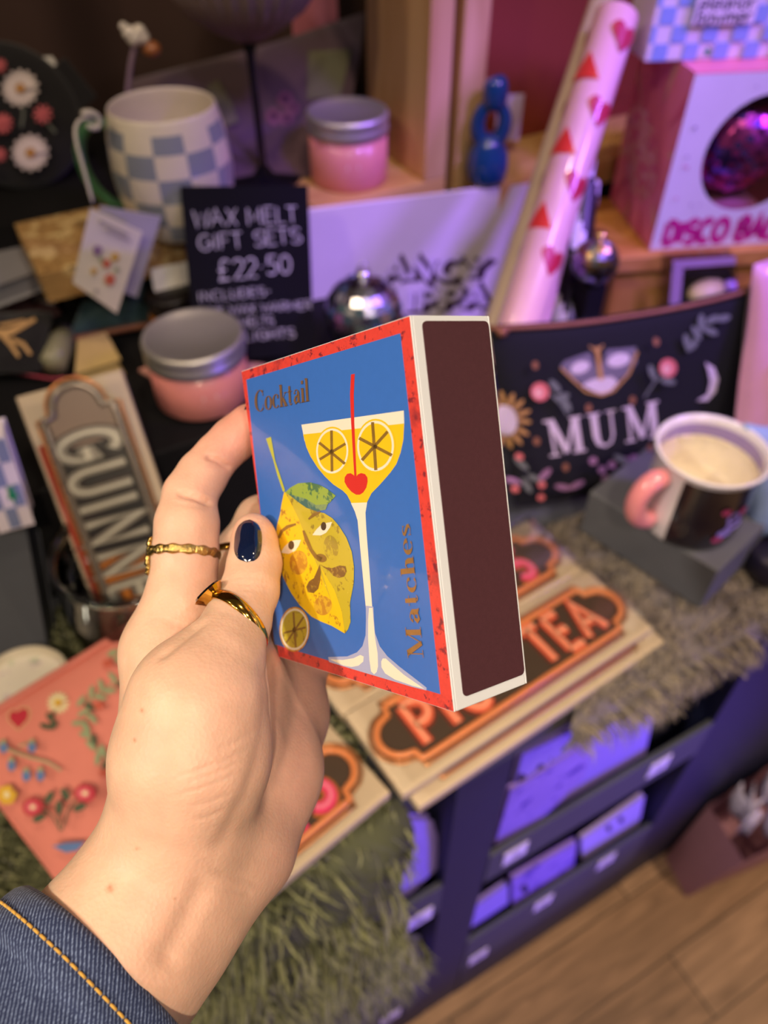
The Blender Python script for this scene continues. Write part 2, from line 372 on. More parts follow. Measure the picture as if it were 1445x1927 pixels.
b = MB().grid(lambda u, v: V((-1.6+4.4*u, 1.03+.018*math.sin(u*170)+.01*math.sin(u*61+1), 2.4*v)), 420, 2)
tag(b.build('wall_back', curtain), None, None, kind='structure')

# ------------------------------------------------------------------ display furniture
navy = mat('navy_paint', '1d2140', .55, var=.12); slate = mat('slate_paint', '41454f', .6, var=.1); black = mat('matt_black', '0e0e11', .75, var=.2, spec=.3)
t = thing('display_rack', 'dark navy shop rack with card pockets under the fur covered top', 'display rack', (.3, .5, 0))
MB().box((-.9, .187, .676), (1.5, .98, .6995)).build('table_top', slate, t, .002)
MB().box((-.9, .25, .0), (1.5, .27, .676)).build('back_panel', navy, t)
for x, w_ in ((-.2, .02), (.163, .05), (.492, .022)):
    MB().box((x, .187, .0), (x+w_, .25, .6755)).build('divider', navy, t, .001)
for x0, x1 in ((-.18, .163), (.213, .492)):
    MB().box((x0, .186, .415), (x1, .192, .482)).build('shelf_lip', slate, t, .001)
    MB().box((x0, .186, .0), (x1, .192, .105)).build('shelf_lip', navy, t, .001)
    MB().box((x0, .186, .105), (x1, .192, .225)).build('shelf_lip', slate, t, .001)
    MB().box((x0, .192, .408), (x1, .25, .415)).build('pocket_shelf', navy, t)
    MB().box((x0, .192, .105), (x1, .25, .112)).build('pocket_shelf', navy, t)
MB().box((.514, .188, 0), (1.5, .25, .6755)).build('front_panel', navy, t)
# pine crates
pine = woodmat('pine_vertical', 'b98a5c', 'e0b98c', 'Z', 5); pine_h = woodmat('pine_board', 'c08f52', 'e2b97c', 'X', 5)
osb = mat('osb_board', 'b08a55', .7, var=.3, vs=90, speck=[('d9bd86', 45, .52, .05), ('6e4c2a', 70, .62, .03)])
t = thing('wooden_crate', 'open pine crate with an upright side holding the back tin', 'crate', (.35, .8, .864))
MB().box((.282, .640, .864), (.424, .97, .89)).build('bottom_board', pine_h, t, .001)
MB().box((.400, .640, .8905), (.424, .757, 1.35)).build('side_panel', pine, t, .001)
t = thing('wooden_crate', 'pine crate with a deep red back behind the blue jug', 'crate', (.8, .8, .864))
MB().box((.4345, .640, .864), (.462, .80, 1.35)).build('side_panel', pine, t, .001)
MB().box((.4625, .600, .864), (1.2, .80, .89)).build('bottom_board', pine_h, t, .001)
MB().box((.4625, .690, .8905), (1.2, .702, 1.35)).build('back_panel', mat('crimson_board', '8a3a2a', .75, var=.12, vs=8), t)
t = thing('crate_stand', 'black block carrying the pine crates', 'stand', (.55, .85, .6995))
MB().box((.04, .743, .6997), (1.19, .96, .8638)).build('block_body', black, t)
MB().box((-.3, .7435, .8642), (.2815, .96, .8895)).build('block_top', black, t)
t = thing('osb_crate', 'rough chipboard box top under the checkered mug', 'crate', (.15, .8, .864))
MB().box((.034, .637, .864), (.281, .742, .89)).build('top_board', osb, t, .001)
for x, y in ((.05, .69), (.25, .69)): MB().box((x, y, .8105), (x+.012, y+.012, .864)).build('leg', black, t)
t = thing('riser_block', 'low black riser carrying the front tin and the chalkboard', 'riser', (.1, .6, .70))
MB().box((-.35, .475, .70), (.33, .715, .81)).build('riser_body', black, t, .002)
# crate under the disco ball box
c0 = oz(1222, 472, ZD); DX = V((math.cos(R(22)), -math.sin(R(22)), 0)); DY = V((-DX.y, DX.x, 0))
t = thing('wooden_crate', 'orange pine crate under the disco ball box', 'crate', (c0.x, c0.y+.1, .70))
W3 = woodmat('orange_pine', 'bf7a30', 'eeb060', 'Z', 4)
FC = frame((c0.x, c0.y, ZD), DX, DY, V((0, 0, 1)))
MB().box((-.035, -.010, -.016), (.42, .12, -.0005), 0, FC).build('top_board', woodmat('orange_pine_top', 'b5752e', 'dfa55c', 'X', 4), t, .001)
MB().box((-.030, -.004, -.1535), (.41, .008, -.016), 0, FC).build('front_board', W3, t, .001)
MB().box((-.030, .008, -.1535), (-.018, .11, -.016), 0, FC).build('side_board', W3, t, .001)

# ------------------------------------------------------------------ upper left shelf
cream = mat('cream_glaze', 'e6dccb', .3, coat=.3); greyblue = mat('grey_blue_glaze', '8f96a6', .3, coat=.3); green = mat('green_glaze', '3d6b45', .35, coat=.3)
rc_ = oz(303, 196, .992); mc = V((rc_.x, rc_.y, .8905)); X = M.Translation(mc) @ M.Scale(1.05, 4)
t = thing('checkered_mug', 'barrel shaped cream and grey-blue checkered mug on the chipboard box', 'mug', mc)
prof = [(.001, 0), (.034, 0), (.038, .004), (.0425, .018), (.0465, .038), (.0475, .055), (.046, .072), (.0425, .088), (.0405, .096), (.0395, .0975), (.0385, .096), (.0405, .086), (.044, .055), (.042, .03), (.035, .008), (.001, .007)]
def mf(j, i):
    if j < 2 or j > 6: return 0
    row = {2: 0, 3: 0, 4: 1, 5: 2, 6: 3}[j]
    return 1 if ((i//4)+row) % 2 == 0 else 0
prof2 = [(.001, 0), (.034, 0), (.039, .006), (.0435, .020), (.0470, .040), (.0472, .058), (.0455, .076), (.0425, .089), (.0405, .096), (.0395, .0975), (.0385, .096), (.0405, .086), (.044, .055), (.042, .03), (.035, .008), (.001, .007)]
def mf2(j, i):
    if j < 2 or j > 6: return 0
    return 1 if ((i//4)+j) % 2 == 0 else 0
MB().lathe(prof2, 48, 0, X, mf=mf2).build('mug_body', [cream, greyblue], t, sub=1)
hd = V((-.93, .30, 0))
MB().tube([mc+(hd*a+V((0, 0, z)))*1.05 for a, z in ((.041, .085), (.055, .088), (.067, .078), (.071, .058), (.066, .038), (.055, .024), (.042, .022))], .0055, 10).build('handle', green, t, sub=1)
# hanging cards
twine = mat('white_cord', 'cfc8c0', .7)
card_c = mat('cream_card', 'efe6d6', .7); card_g = mat('grey_card', 'b9b5bd', .7)
t = thing('swing_tag', 'cream floral swing tag with a grey one behind, on white cord', 'swing tag', oy(205, 480, .61))
pts = [oX(x, y, d) for x, y, d in ((190, 238, -.645), (165, 218, -.64), (145, 226, -.635), (138, 250, -.63), (152, 300, -.62), (165, 345, -.615), (176, 388, -.61))]
MB().tube(pts, .0016, 6).build('cord', twine, t, sub=1)
MB().tube([oy(x, y, .64) for x, y in ((150, 215), (170, 208), (192, 222), (185, 246), (160, 236))], .003, 6).build('bow', twine, t, sub=1)
def card(name, px, dz, m, t, th=.0012):
    P = [oX(x, y, d) for x, y, d in px]; n = (P[1]-P[0]).cross(P[3]-P[0]).normalized()
    b = MB().add([p for p in P]+[p+n*th for p in P], [(0, 1, 2, 3), (7, 6, 5, 4)]+[(i, (i+1) % 4, 4+(i+1) % 4, 4+i) for i in range(4)])
    return b.build(name, m, t), P, n
card('grey_tag', ((188, 388, -.615), (304, 408, -.612), (258, 560, -.618), (150, 520, -.620)), 0, card_g, t)
o, P, n = card('floral_tag', ((170, 392, -.603), (268, 438, -.600), (220, 590, -.608), (137, 532, -.610)), 0, card_c, t)
a = Art(planeS(P[0], n), .0015, .0001)
for x, y, r, k in ((183, 470, 9, 0), (216, 482, 8, 1), (200, 494, 8, 2), (206, 524, 10, 2), (176, 508, 6, 1), (190, 486, 5, 3), (219, 505, 5, 3), (180, 545, 4, 4)): a.poly(ell(x, y, r, r*1.1, 10), k)
a.stroke([(186, 414), (240, 440)], 7, 4); a.stroke([(200, 430), (245, 452)], 5, 4)
a.build('printed_flowers', [mat('mauve_print', '9a7aa0', .7), mat('ochre_print', 'd9b060', .7), mat('coral_print', 'd9705a', .7), mat('sage_print', 'a8b090', .7), mat('pale_grey_print', 'b9b2ac', .7)], t)
# black embroidered bag
fab = mat('black_felt', '0e0d12', .95, var=.3, sheen=.2)
bc = at(22, 222, .715); vd = (CAM-bc).normalized(); vd = V((vd.x, vd.y, .30)).normalized(); BX = V((0, 0, 1)).cross(vd).normalized(); BY = vd.cross(BX)
FB = frame(bc, BX, BY, vd)
t = thing('embroidered_bag', 'round black bag with daisy and poppy embroidery at the shelf edge', 'bag', bc-BY*.064)
rb = .0625
MB().lathe([(.0005, -.012), (rb*.8, -.011), (rb*.96, -.006), (rb, 0), (rb*.96, .006), (rb*.8, .011), (.0005, .0125)], 48, 0, FB).build('bag_body', fab, t, sub=1)
MB().box((-.010, -.022, -.004), (.010, .018, .004), 0, FB @ M.Translation(V((.061, .022, -.002))) @ M.Rotation(.5, 4, 'Z')).build('strap_loop', fab, t, .002)
card('price_tag', ((62, 108, .725), (98, 106, .725), (126, 160, .735), (112, 168, .735)), 0, mat('white_card', 'dcd9d4', .6), t)
a = Art(lambda q, l: onpl(q[0], q[1], bc+vd*.0135, vd)+vd*l, .0004, .0002)
def daisy(a, cx, cy, r, n, mp, mcn, wdt=.32):
    for i in range(n):
        q = 2*math.pi*i/n+.2; a.poly(ell(cx+math.cos(q)*r*.6, cy+math.sin(q)*r*.6, r*.42, r*.15, 10, math.degrees(q)), mp)
    a.poly(ell(cx, cy, r*.26, r*.26, 12), mcn)
a.stroke([(42, 190), (44, 215), (40, 240)], 5, 3); a.stroke([(82, 222), (96, 240), (105, 250)], 5, 3)
daisy(a, 38, 166, 36, 14, 0, 1); daisy(a, 57, 287, 36, 14, 0, 1); daisy(a, 80, 215, 19, 9, 2, 2); daisy(a, 5, 232, 20, 12, 2, 2); daisy(a, 0, 125, 14, 10, 2, 2); daisy(a, 0, 290, 14, 10, 2, 2)
a.build('embroidery', [mat('white_thread', 'e8d9d6', .7), mat('gold_thread', 'c08a4a', .6), mat('coral_thread', 'd0656a', .7), mat('grey_green_thread', '6a6f66', .7)], t)
# flower stick behind the mug
t = thing('flower_pick', 'thin stem with white beads and an orange bud, behind the mug', 'ornament', oy(240, 190, .74))
MB().tube([oy(x, y, .74) for x, y in ((238, 240), (238, 190), (241, 160), (246, 120), (252, 92), (255, 78))], .0022, 8).build('stem', mat('mauve_wire', '8b7486', .5), t)
for i, (x, y, r) in enumerate(((232, 50, .0035), (243, 62, .006), (252, 70, .007), (262, 60, .006), (268, 70, .006))):
    MB().ball(oy(x, y, .74), r).build('bead', mat('pearl', 'e9e0d6', .15, coat=.8), t)
MB().ball(oy(285, 92, .74), .008, sz=.8).build('bud', mat('amber_bud', 'a3653c', .3, coat=.4), t)
# wine glass
smoke = mat('smoked_glass', '1b1a20', .08, trans=.35, spec=.8, ior=1.4); 
gc = oz(497, 335, .8905); X = M.Translation(gc)
t = thing('wine_glass', 'tall smoked wine glass with ribbed bowl on the crate', 'glass', gc)
MB().lathe([(.0005, 0), (.036, 0), (.037, .0015), (.034, .003), (.01, .005), (.0045, .012), (.0005, .013)], 40, 0, X).build('foot', smoke, t)
MB().lathe([(.004, .008), (.0036, .03), (.0034, .08), (.0042, .108), (.007, .118), (.001, .12)], 16, 0, X).build('stem', smoke, t)
ribf = lambda a_, z: 1+.035*math.cos(a_*30)*min(1, max(0, (z-.13)*40))
MB().lathe([(.001, .117), (.012, .119), (.030, .128), (.050, .142), (.062, .158), (.067, .182), (.066, .21), (.063, .23), (.0615, .23), (.0645, .21), (.0655, .182), (.060, .160), (.048, .145), (.028, .131), (.001, .122)], 180, 0, X, rf=ribf).build('bowl', mat('ribbed_smoke', '9c8884', .25, trans=.35, ior=1.15), t)
# plum pouch
def pouch(corners, thick, top_sag=0, nu=36, nv=24, mb=None, both=True):
    """pillow sheet; corners TL,TR,BR,BL world points -> (MB, S(u,v,lift)), v=0 at the top"""
    TL, TR, BR, BL = corners; n = (TR-TL).cross(TL-BL).normalized()
    if n.dot(CAM-TL) < 0: n = -n
    def base(u, v): return (TL*(1-u)+TR*u)*(1-v)+(BL*(1-u)+BR*u)*v + (BL-TL)*(top_sag*math.sin(math.pi*u)*(1-v))
    def h(u, v):
        u = min(1, max(0, u)); v = min(1, max(0, v))
        return thick*(max(0, 1-abs(2*u-1)**3.2)*max(0, 1-abs(2*v-1)**3))**.5 + thick*.10*math.sin(u*9+v*4)*math.sin(v*7+2*u)
    def Sf(u, v, l=0): return base(u, v)+n*(h(u, v)+l)
    def A(q, l):
        p = onpl(q[0], q[1], TL+n*thick*.85, n)-n*thick*.85; d = p-TL; ex, ey = TR-TL, BL-TL
        a11, a12, a22 = ex.dot(ex), ex.dot(ey), ey.dot(ey); r1, r2 = d.dot(ex), d.dot(ey); dt = a11*a22-a12*a12
        return p+n*(h((r1*a22-r2*a12)/dt, (r2*a11-r1*a12)/dt)+l)
    Sf.A = A
    b = mb or MB(); b.grid(lambda u, v: Sf(u, v), nu, nv); b.grid(lambda u, v: base(u, v)-n*h(u, v)*.6, nu, nv, flip=True)
    return b, Sf, n
pl = mat('plum_velvet', '553a4c', .8, sheen=.4, var=.15)
cs = (oy(243, 150, .90), oy(690, 22, .885), oz(640, 330, .8915), oz(225, 352, .8915))
t = thing('velvet_pouch', 'plum velvet pouch with a grey patch leaning at the back of the crate', 'pouch', (cs[2]+cs[3])/2)
b, Sf, n = pouch(cs, .008, .04); b.build('pouch_body', pl, t)
Hm = homog(((243, 150), (690, 22), (640, 330), (225, 345)), ((0, 0), (1, 0), (1, 1), (0, 1)))
a = Art(Sf.A, .0008, .0003)
a.fine([(580, 98), (662, 92), (640, 180), (578, 188)], 0); 
for (x, y, r) in ((537, 190, 16), (552, 205, 12), (515, 222, 15), (540, 225, 14)): a.poly(ell(x, y, r, r, 14), 1); a.poly(ell(x, y, r*.45, r*.45, 10), 2)
a.stroke([(400, 165), (425, 205), (438, 240)], 26, 0)
a.build('embroidered_patch', [mat('grey_green_patch', '76745e', .8), mat('dusty_rose_thread', '8a5a70', .8), mat('plum_thread', '5b3550', .8)], t)
t = thing('greeting_card', 'pink card peeping out above the plum pouch at the top', 'card', oz(600, 60, .8915))
b = MB(); q = [oy(548, -30, .93), oy(632, -45, .93), oy(640, 120, .93), oy(555, 130, .93)]
b.add(q+[p+V((0, .002, 0)) for p in q], [(0, 1, 2, 3), (7, 6, 5, 4)]+[(i, (i+1) % 4, 4+(i+1) % 4, 4+i) for i in range(4)]); b.build('card_sheet', mat('pink_card_stock', 'e58aa0', .6), t)
# tins
pink = mat('pink_wax_tin', 'd98a86', .35, coat=.2); alu = mat('brushed_aluminium', 'c4c2bf', .42, metal=.75, var=.05)
def tin(label, base, r, hgt, lid=.017):
    t = thing('candle_tin', label, 'tin', base, 'pink candle tins'); X = M.Translation(base)
    MB().lathe([(.0005, 0), (r*.96, 0), (r, .002), (r, hgt-lid*.9), (r*.97, hgt-lid*.9), (r*.97, hgt-.004), (.0005, hgt-.004)], 56, 0, X).build('tin_body', pink, t)
    z0 = hgt-lid
    MB().lathe([(r*1.0, z0), (r*1.035, z0), (r*1.035, z0+.005), (r*1.015, z0+.0065), (r*1.015, z0+.010), (r*1.035, z0+.0115), (r*1.035, hgt-.003), (r*1.0, hgt), (r*.94, hgt+.0003), (r*.92, hgt-.001), (.0005, hgt-.001)], 56, 0, X).build('lid', alu, t)
    f = (CAM-base); f.z = 0; f.normalize(); s_ = V((0, 0, 1)).cross(f)
    def Sx(q, l):
        an = q[0]/r; return base+(f*math.cos(an)+s_*math.sin(an))*(r+l)+V((0, 0, q[1]))
    a = Art(Sx, .0002, .0001); z = hgt*.33
    a.stroke([(-.002, z+.003), (.010, z+.003)], .004, 0)
    a.stroke([(-.004, z-.004), (.012, z-.004)], .001, 0)
    a.build('printed_label', [mat('pale_pink_print', 'e7b9b4', .5)], t)
tb = oz(657, 334, .8905); tin('pink tin with silver lid in the pine crate, beside its post', tb, .0373, .062, .017)
fb = oz(384, 740, .8130); 
t = thing('folded_card', 'pale pink folded card lying beneath the front tin', 'card', fb)
q = [oz(262, 700, .8103), oz(330, 668, .8103), oz(500, 690, .8103), oz(430, 790, .8103)]
MB().add(q+[p+V((0, 0, .0025)) for p in q], [(3, 2, 1, 0), (4, 5, 6, 7)]+[(i, (i+1) % 4, 4+(i+1) % 4, 4+i) for i in range(4)]).build('card_sheet', mat('pale_pink_card', 'c9938a', .7), t)
tin('pink tin with silver lid before the chalkboard', fb, .0385, .057, .017)
# chalkboard
k = [oy(342, 352, .605), oy(578, 350, .59), oz(590, 664, .8125), None]
k[3] = k[0]+(k[2]-k[1])
n = (k[1]-k[0]).cross(k[0]-k[3]).normalized(); n = n if n.dot(CAM-k[0]) > 0 else -n
t = thing('chalkboard_sign', 'small black chalkboard with white handwritten wax melt prices', 'sign', (k[2]+k[3])/2)
MB().add([p for p in k]+[p-n*.004 for p in k], [(0, 1, 2, 3), (7, 6, 5, 4)]+[(i, (i+1) % 4, 4+(i+1) % 4, 4+i) for i in range(4)]).build('board', mat('chalkboard_black', '0b0b12', .8, spec=.2, var=.25, vs=20), t, .0006)
kb = (k[2]+k[3])/2-n*.004
MB().tube([(k[0]+k[1])/2-n*.005-(k[1]-k[2])*.3, V((kb.x, kb.y+.055, .812))], .003, 6).build('prop_leg', black, t)
a = Art(planeS(k[0], n), .0004, .00005); chalk = mat('chalk_white', 'c9c7d0', .9, var=.3, vs=400)
a.text('WAX MELT', F_S, ((364, 428), (562, 418), (559, 388), (361, 396)), 0, .08, .03)
a.text('GIFT SETS', F_S, ((374, 472), (570, 456), (567, 428), (371, 443)), 0, .08, .03)
a.text('£22.50', F_S, ((412, 528), (552, 512), (550, 478), (408, 490)), 0, .08, .03)
a.text('INCLUDES-', F_S, ((374, 568), (512, 555), (510, 539), (372, 550)), 0, .09, .02)
a.text('PINK WAX WARMER', F_S, ((374, 596), (588, 581), (587, 565), (372, 579)), 0, .09, .02)
a.text('WAX MELTS', F_S, ((396, 620), (516, 611), (515, 595), (394, 603)), 0, .09, .02)
a.text('TEALIGHTS', F_S, ((410, 645), (556, 634), (555, 617), (408, 628)), 0, .09, .02)
a.build('chalk_lettering', [chalk], t)
# lilac shop sign
n = V((-.12, -1, .06)).normalized(); p0 = oy(585, 398, .625)
sg = [onpl(x, y, p0, n) for x, y in ((560, 401), (1015, 344), (985, 640), (572, 690))]
t = thing('brand_card', 'wide pale display card with two rows of lettering behind the ornament', 'sign', (sg[2]+sg[3])/2)
MB().add(sg+[p-n*.005 for p in sg], [(0, 1, 2, 3), (7, 6, 5, 4)]+[(i, (i+1) % 4, 4+(i+1) % 4, 4+i) for i in range(4)]).build('card_panel', mat('white_display_card', 'e0d8e4', .5, var=.04), t, .0008)
a = Art(planeS(p0, n), .0005, .0002)
for off, m, lw in (((3, 2), 1, .46), ((-4, -3), 0, .24)):
    a.text('ANCY', F_S, tuple((x+off[0], y+off[1]) for x, y in ((722, 530), (915, 522), (926, 484), (728, 492))), m, lw)
    a.text('IPPA', F_S, tuple((x+off[0], y+off[1]) for x, y in ((768, 588), (920, 578), (926, 540), (770, 550))), m, lw)
a.build('lettering', [mat('white_lettering', 'd9cfe6', .5), mat('wine_shadow_print', '3a1f33', .5)], t)
# blue jug with tag
jb = oz(914, 338, .8905); X = M.Translation(jb)
blue = mat('cobalt_glass', '12407a', .12, coat=.8, var=.2)
t = thing('glug_jug', 'blue glazed jug with a hole through its looped handle, beside the post', 'jug', jb)
MB().lathe([(.0005, 0), (.017, 0), (.019, .004), (.0205, .014), (.019, .026), (.013, .036), (.010, .042), (.001, .043)], 32, 0, X).build('jug_body', blue, t)
js = (V((0, 0, 1)).cross(CAM-jb)).normalized()
lp = [jb+js*x+V((0, 0, z)) for x, z in ((-.006, .034), (-.012, .042), (-.013, .054), (-.008, .066), (.001, .070), (.010, .066), (.014, .054), (.011, .042), (.006, .034))]
MB().tube(lp, [.008, .008, .0075, .007, .0065, .0065, .007, .0075, .008], 12).build('looped_neck', blue, t, sub=1)
MB().tube([jb+js*x+V((0, 0, z)) for x, z in ((.002, .062), (.001, .074), (.002, .084), (-.002, .092))], [.011, .012, .0125, .010], 14).build('spout', blue, t, sub=1)
tg = [oy(x, y, .66) for x, y in ((936, 178), (987, 176), (976, 265), (930, 260))]
o = MB().add(tg+[p+fwd*.001 for p in tg], [(0, 1, 2, 3), (7, 6, 5, 4)]+[(i, (i+1) % 4, 4+(i+1) % 4, 4+i) for i in range(4)]).build('paper_tag', mat('lilac_tag', 'cdbfe6', .7), t)
# gift wrap rolls
wrap = mat('blush_wrap', 'e4b4bd', .3, coat=.4); heart_red = mat('berry_print', 'b3203f', .35, coat=.4); flame = mat('scarlet_print', 'd93a35', .35, coat=.4)
def strips(a, poly, m, n=14):
    xs = [p[0] for p in poly]; x0, x1 = min(xs), max(xs)
    def cut(x):
        ys = []
        for i in range(len(poly)):
            (xa, ya), (xb, yb) = poly[i], poly[(i+1) % len(poly)]
            if (xa <= x < xb) or (xb <= x < xa): ys.append(ya+(yb-ya)*(x-xa)/(xb-xa))
        return (min(ys), max(ys)) if len(ys) > 1 else None
    pr = [(x0+(x1-x0)*(i+.001)/(n+.002), cut(x0+(x1-x0)*(i+.001)/(n+.002))) for i in range(n+1)]
    for (xa, ca_), (xb, cb_) in zip(pr[:-1], pr[1:]):
        if ca_ and cb_: a.mb.add([a.S(q, a.l) for q in ((xa, ca_[0]), (xb, cb_[0]), (xb, cb_[1]), (xa, ca_[1]))], [(0, 1, 2, 3)], m)
    a.l += a.st
def roll(label, a0, a1, r, motif, body=wrap, name='gift_wrap_roll'):
    t = thing(name, label, 'gift wrap', a0, 'gift wrap rolls'); ax = (a1-a0).normalized()
    f = (CAM-(a0+a1)/2); f = (f-ax*f.dot(ax)).normalized(); s_ = ax.cross(f); Ln = (a1-a0).length
    MB().tube([a0, a0+ax*.001, a1-ax*.001, a1], [r*.98, r, r, r*.98], 32, cap=False).build('paper_roll', body, t, solid=.001)
    MB().tube([a0+ax*.004, a1-ax*.003], r*.62, 20).build('core', mat('kraft_core', 'cfc2c8', .8), t)
    Sx = lambda q, l: a0+ax*q[1]+(f*math.cos(q[0]/r)+s_*math.sin(q[0]/r))*(r+l)
    a = Art(Sx, .0003, .0001)
    for kind, x, y, z in motif(Ln, r):
        if kind == 'h':
            hx = [(0, -.95), (-.84, .15), (-.86, .35), (-.66, .66), (-.36, .70), (-.1, .55), (0, .35), (.1, .55), (.36, .70), (.66, .66), (.86, .35), (.84, .15)]
            strips(a, [(x+z*p, y+z*q) for p, q in hx], 0)
        elif False:
            a.poly(ell(x-z*.36, y+z*.22, z*.5, z*.46, 12), 0); a.poly(ell(x+z*.36, y+z*.22, z*.5, z*.46, 12), 0); a.fine([(x-z*.84, y+z*.15), (x, y-z*.95), (x+z*.84, y+z*.15)], 0)
        else: strips(a, [(x-z*.95, y-z*.7), (x+z*.95, y-z*.7), (x, y+z*1.0)], 1)
    a.build('printed_hearts', [heart_red, flame], t)
def motif1(Ln, r):
    o = []
    for i in range(9):
        o.append(('h', r*.62, .030+i*.062, .0140)); o.append(('t', -r*.62, .061+i*.062, .0130)); o.append(('h', -r*2.0, .035+i*.062, .0108)); o.append(('t', r*2.0, .061+i*.062, .0104))
    return [q for q in o if q[2] < Ln-.014]
ra, rb_ = at(950, 700, .625), at(1160, 30, .625)
roll('thick pink roll of wrap with big hearts leaning across the pale card', ra, rb_, .0172, motif1)
roll('slimmer pink wrap roll at the right of the thick one', at(986, 690, .665), at(1040, 470, .665), .0118, motif1)
roll('plain beige roll half hidden left of the thick roll', at(905, 700, .66), at(1138, -10, .66), .0105, lambda l, r: [('h', r*.3, l-.03, .011), ('h', r*.2, l-.07, .011)], mat('beige_wrap', 'c9b4a6', .5))
# black and white striped cracker
ca, cb = at(1056, 680, .70), at(1097, 345, .70); ax = (cb-ca).normalized()
t = thing('striped_candle', 'black and white harlequin taper standing behind the pink rolls', 'candle', ca)
N_ = 40
MB().tube([ca+(cb-ca)*(i/N_) for i in range(N_+1)], .0150, 24, mf=lambda i, k: 1 if ((k+i*.55) % 12) < 4.2 else 0).build('taper_body', [mat('ink_black', '141018', .35), mat('lilac_white', 'ddd4e8', .35)], t)
MB().tube([cb, cb+ax*.006, cb+ax*.014, cb+ax*.022, cb+ax*.028], [.006, .010, .0085, .011, .004], 14).build('knob', mat('lilac_white', 'ddd4e8', .35), t, sub=1)
# ------------------------------------------------------------------ right side
def slab(px_or_pts, th, away=True):
    P = px_or_pts; n = (P[1]-P[0]).cross(P[0]-P[3]).normalized(); n = n if n.dot(CAM-P[0]) > 0 else -n
    return MB().add(list(P)+[p-n*th for p in P], [(0, 1, 2, 3), (7, 6, 5, 4)]+[(i, (i+1) % 4, 4+(i+1) % 4, 4+i) for i in range(4)]), n
# mirror ornaments
def mirror_ball(t, c, r, mats, nl=14, nm=26, seed=1, name='mirror_tiles'):
    rng = random.Random(seed); b = MB()
    for j in range(nl):
        z0, z1 = -math.pi/2+math.pi*j/nl, -math.pi/2+math.pi*(j+1)/nl; k = max(5, int(nm*math.cos((z0+z1)/2)))
        for i in range(k):
            q0, q1 = 2*math.pi*i/k, 2*math.pi*(i+.96)/k; z1b = z1-.01
            cs_ = [V((math.cos(z)*math.cos(q), math.cos(z)*math.sin(q), math.sin(z))) for q, z in ((q0, z0), (q1, z0), (q1, z1b), (q0, z1b))]
            d = V((rng.uniform(-1, 1), rng.uniform(-1, 1), rng.uniform(-1, 1)))*.09
            m_ = (cs_[0]+cs_[2])/2
            vs = [c+(p+m_*(d.dot(p-m_)))*r for p in cs_]
            b.add(vs, [(0, 1, 2, 3)], rng.randrange(len(mats)))
    b.build(name, mats, t); MB().ball(c, r*.97, n=24).build('ball_core', mats[0], t)
silver = mat('mirror_silver', 'dcdfe8', .22, metal=1); goldm = mat('mirror_gold', 'e3bf74', .25, metal=1); bluem = mat('mirror_ice', 'a8d0e8', .22, metal=1); darkm = mat('mirror_dusk', '8a84a0', .25, metal=1)
c_ = at(1120, 492, .655)
t = thing('disco_ornament', 'small gold and silver mirror bauble beside the orange crate', 'bauble', c_-V((0, 0, .020)), 'mirror baubles')
mirror_ball(t, c_, .020, [silver, goldm, darkm], 12, 22, 3)
MB().tube([c_+V((0, 0, .019)), c_+V((0, 0, .026))], .0045, 12).build('cap', goldm, t)
t = thing('bauble_stand', 'dark post the gold bauble rests on', 'stand', (c_.x, c_.y, .70))
MB().box((c_.x-.010, c_.y-.010, .70), (c_.x+.010, c_.y+.010, c_.z-.0202)).build('post_body', black, t)
c_ = oz(684, 590, .8445)
t = thing('disco_ornament', 'larger silver-blue mirror bauble before the pale display card', 'bauble', c_-V((0, 0, .034)), 'mirror baubles')
mirror_ball(t, c_, .034, [silver, bluem, silver, darkm], 14, 26, 5)
MB().tube([c_+V((0, 0, .033)), c_+V((0, 0, .040))], .006, 12).build('cap', silver, t)
MB().tube([c_+V((.004*math.cos(q), 0, .043+.004*math.sin(q))) for q in [i*.55 for i in range(12)]], .0008, 6).build('hanging_ring', silver, t)
# disco ball box
Wb, Db, Hb = .140, .115, .150
FD = frame((c0.x, c0.y, ZD+.0005), DX, DY, V((0, 0, 1)))
lil = mat('white_carton', 'e2dcec', .4, var=.04); cpink = mat('pink_carton', 'f087a6', .45, var=.06); mag = mat('magenta_print', 'c8248a', .4)
t = thing('disco_ball_box', 'pink and white carton with a round window on the orange crate', 'box', (c0.x, c0.y, ZD+.0005))
hc = (.077, Hb*.56); hr = .050
N_ = 48; b = MB()
ring = [(hc[0]+hr*math.cos(2*math.pi*i/N_), hc[1]+hr*math.sin(2*math.pi*i/N_)) for i in range(N_)]
def edge(q):
    dx, dy = q[0]-hc[0], q[1]-hc[1]; k = min(((Wb-hc[0]) if dx > 0 else hc[0])/max(1e-9, abs(dx)), ((Hb-hc[1]) if dy > 0 else hc[1])/max(1e-9, abs(dy))); return (hc[0]+dx*k, hc[1]+dy*k)
outer = [edge(q) for q in ring]
vs = [(x, 0, z) for x, z in ring]+[(x, 0, z) for x, z in outer]+[(x, .0012, z) for x, z in ring]
b.add(vs, [(i, (i+1) % N_, N_+(i+1) % N_, N_+i) for i in range(N_)]+[(i, (i+1) % N_, 2*N_+(i+1) % N_, 2*N_+i) for i in range(N_)], 0, False, FD)
for cx_, cz_ in ((0, 0), (Wb, 0), (Wb, Hb), (0, Hb)):
    ds = sorted(range(N_), key=lambda i: (outer[i][0]-cx_)**2+(outer[i][1]-cz_)**2)[:2]
    b.add([(cx_, 0, cz_)]+[(outer[i][0], 0, outer[i][1]) for i in ds], [(0, 1, 2)], 0, False, FD)
b.build('front_panel', lil, t)
MB().box((0, .0004, 0), (.0012, Db, Hb), 0, FD).build('side_panel', cpink, t)
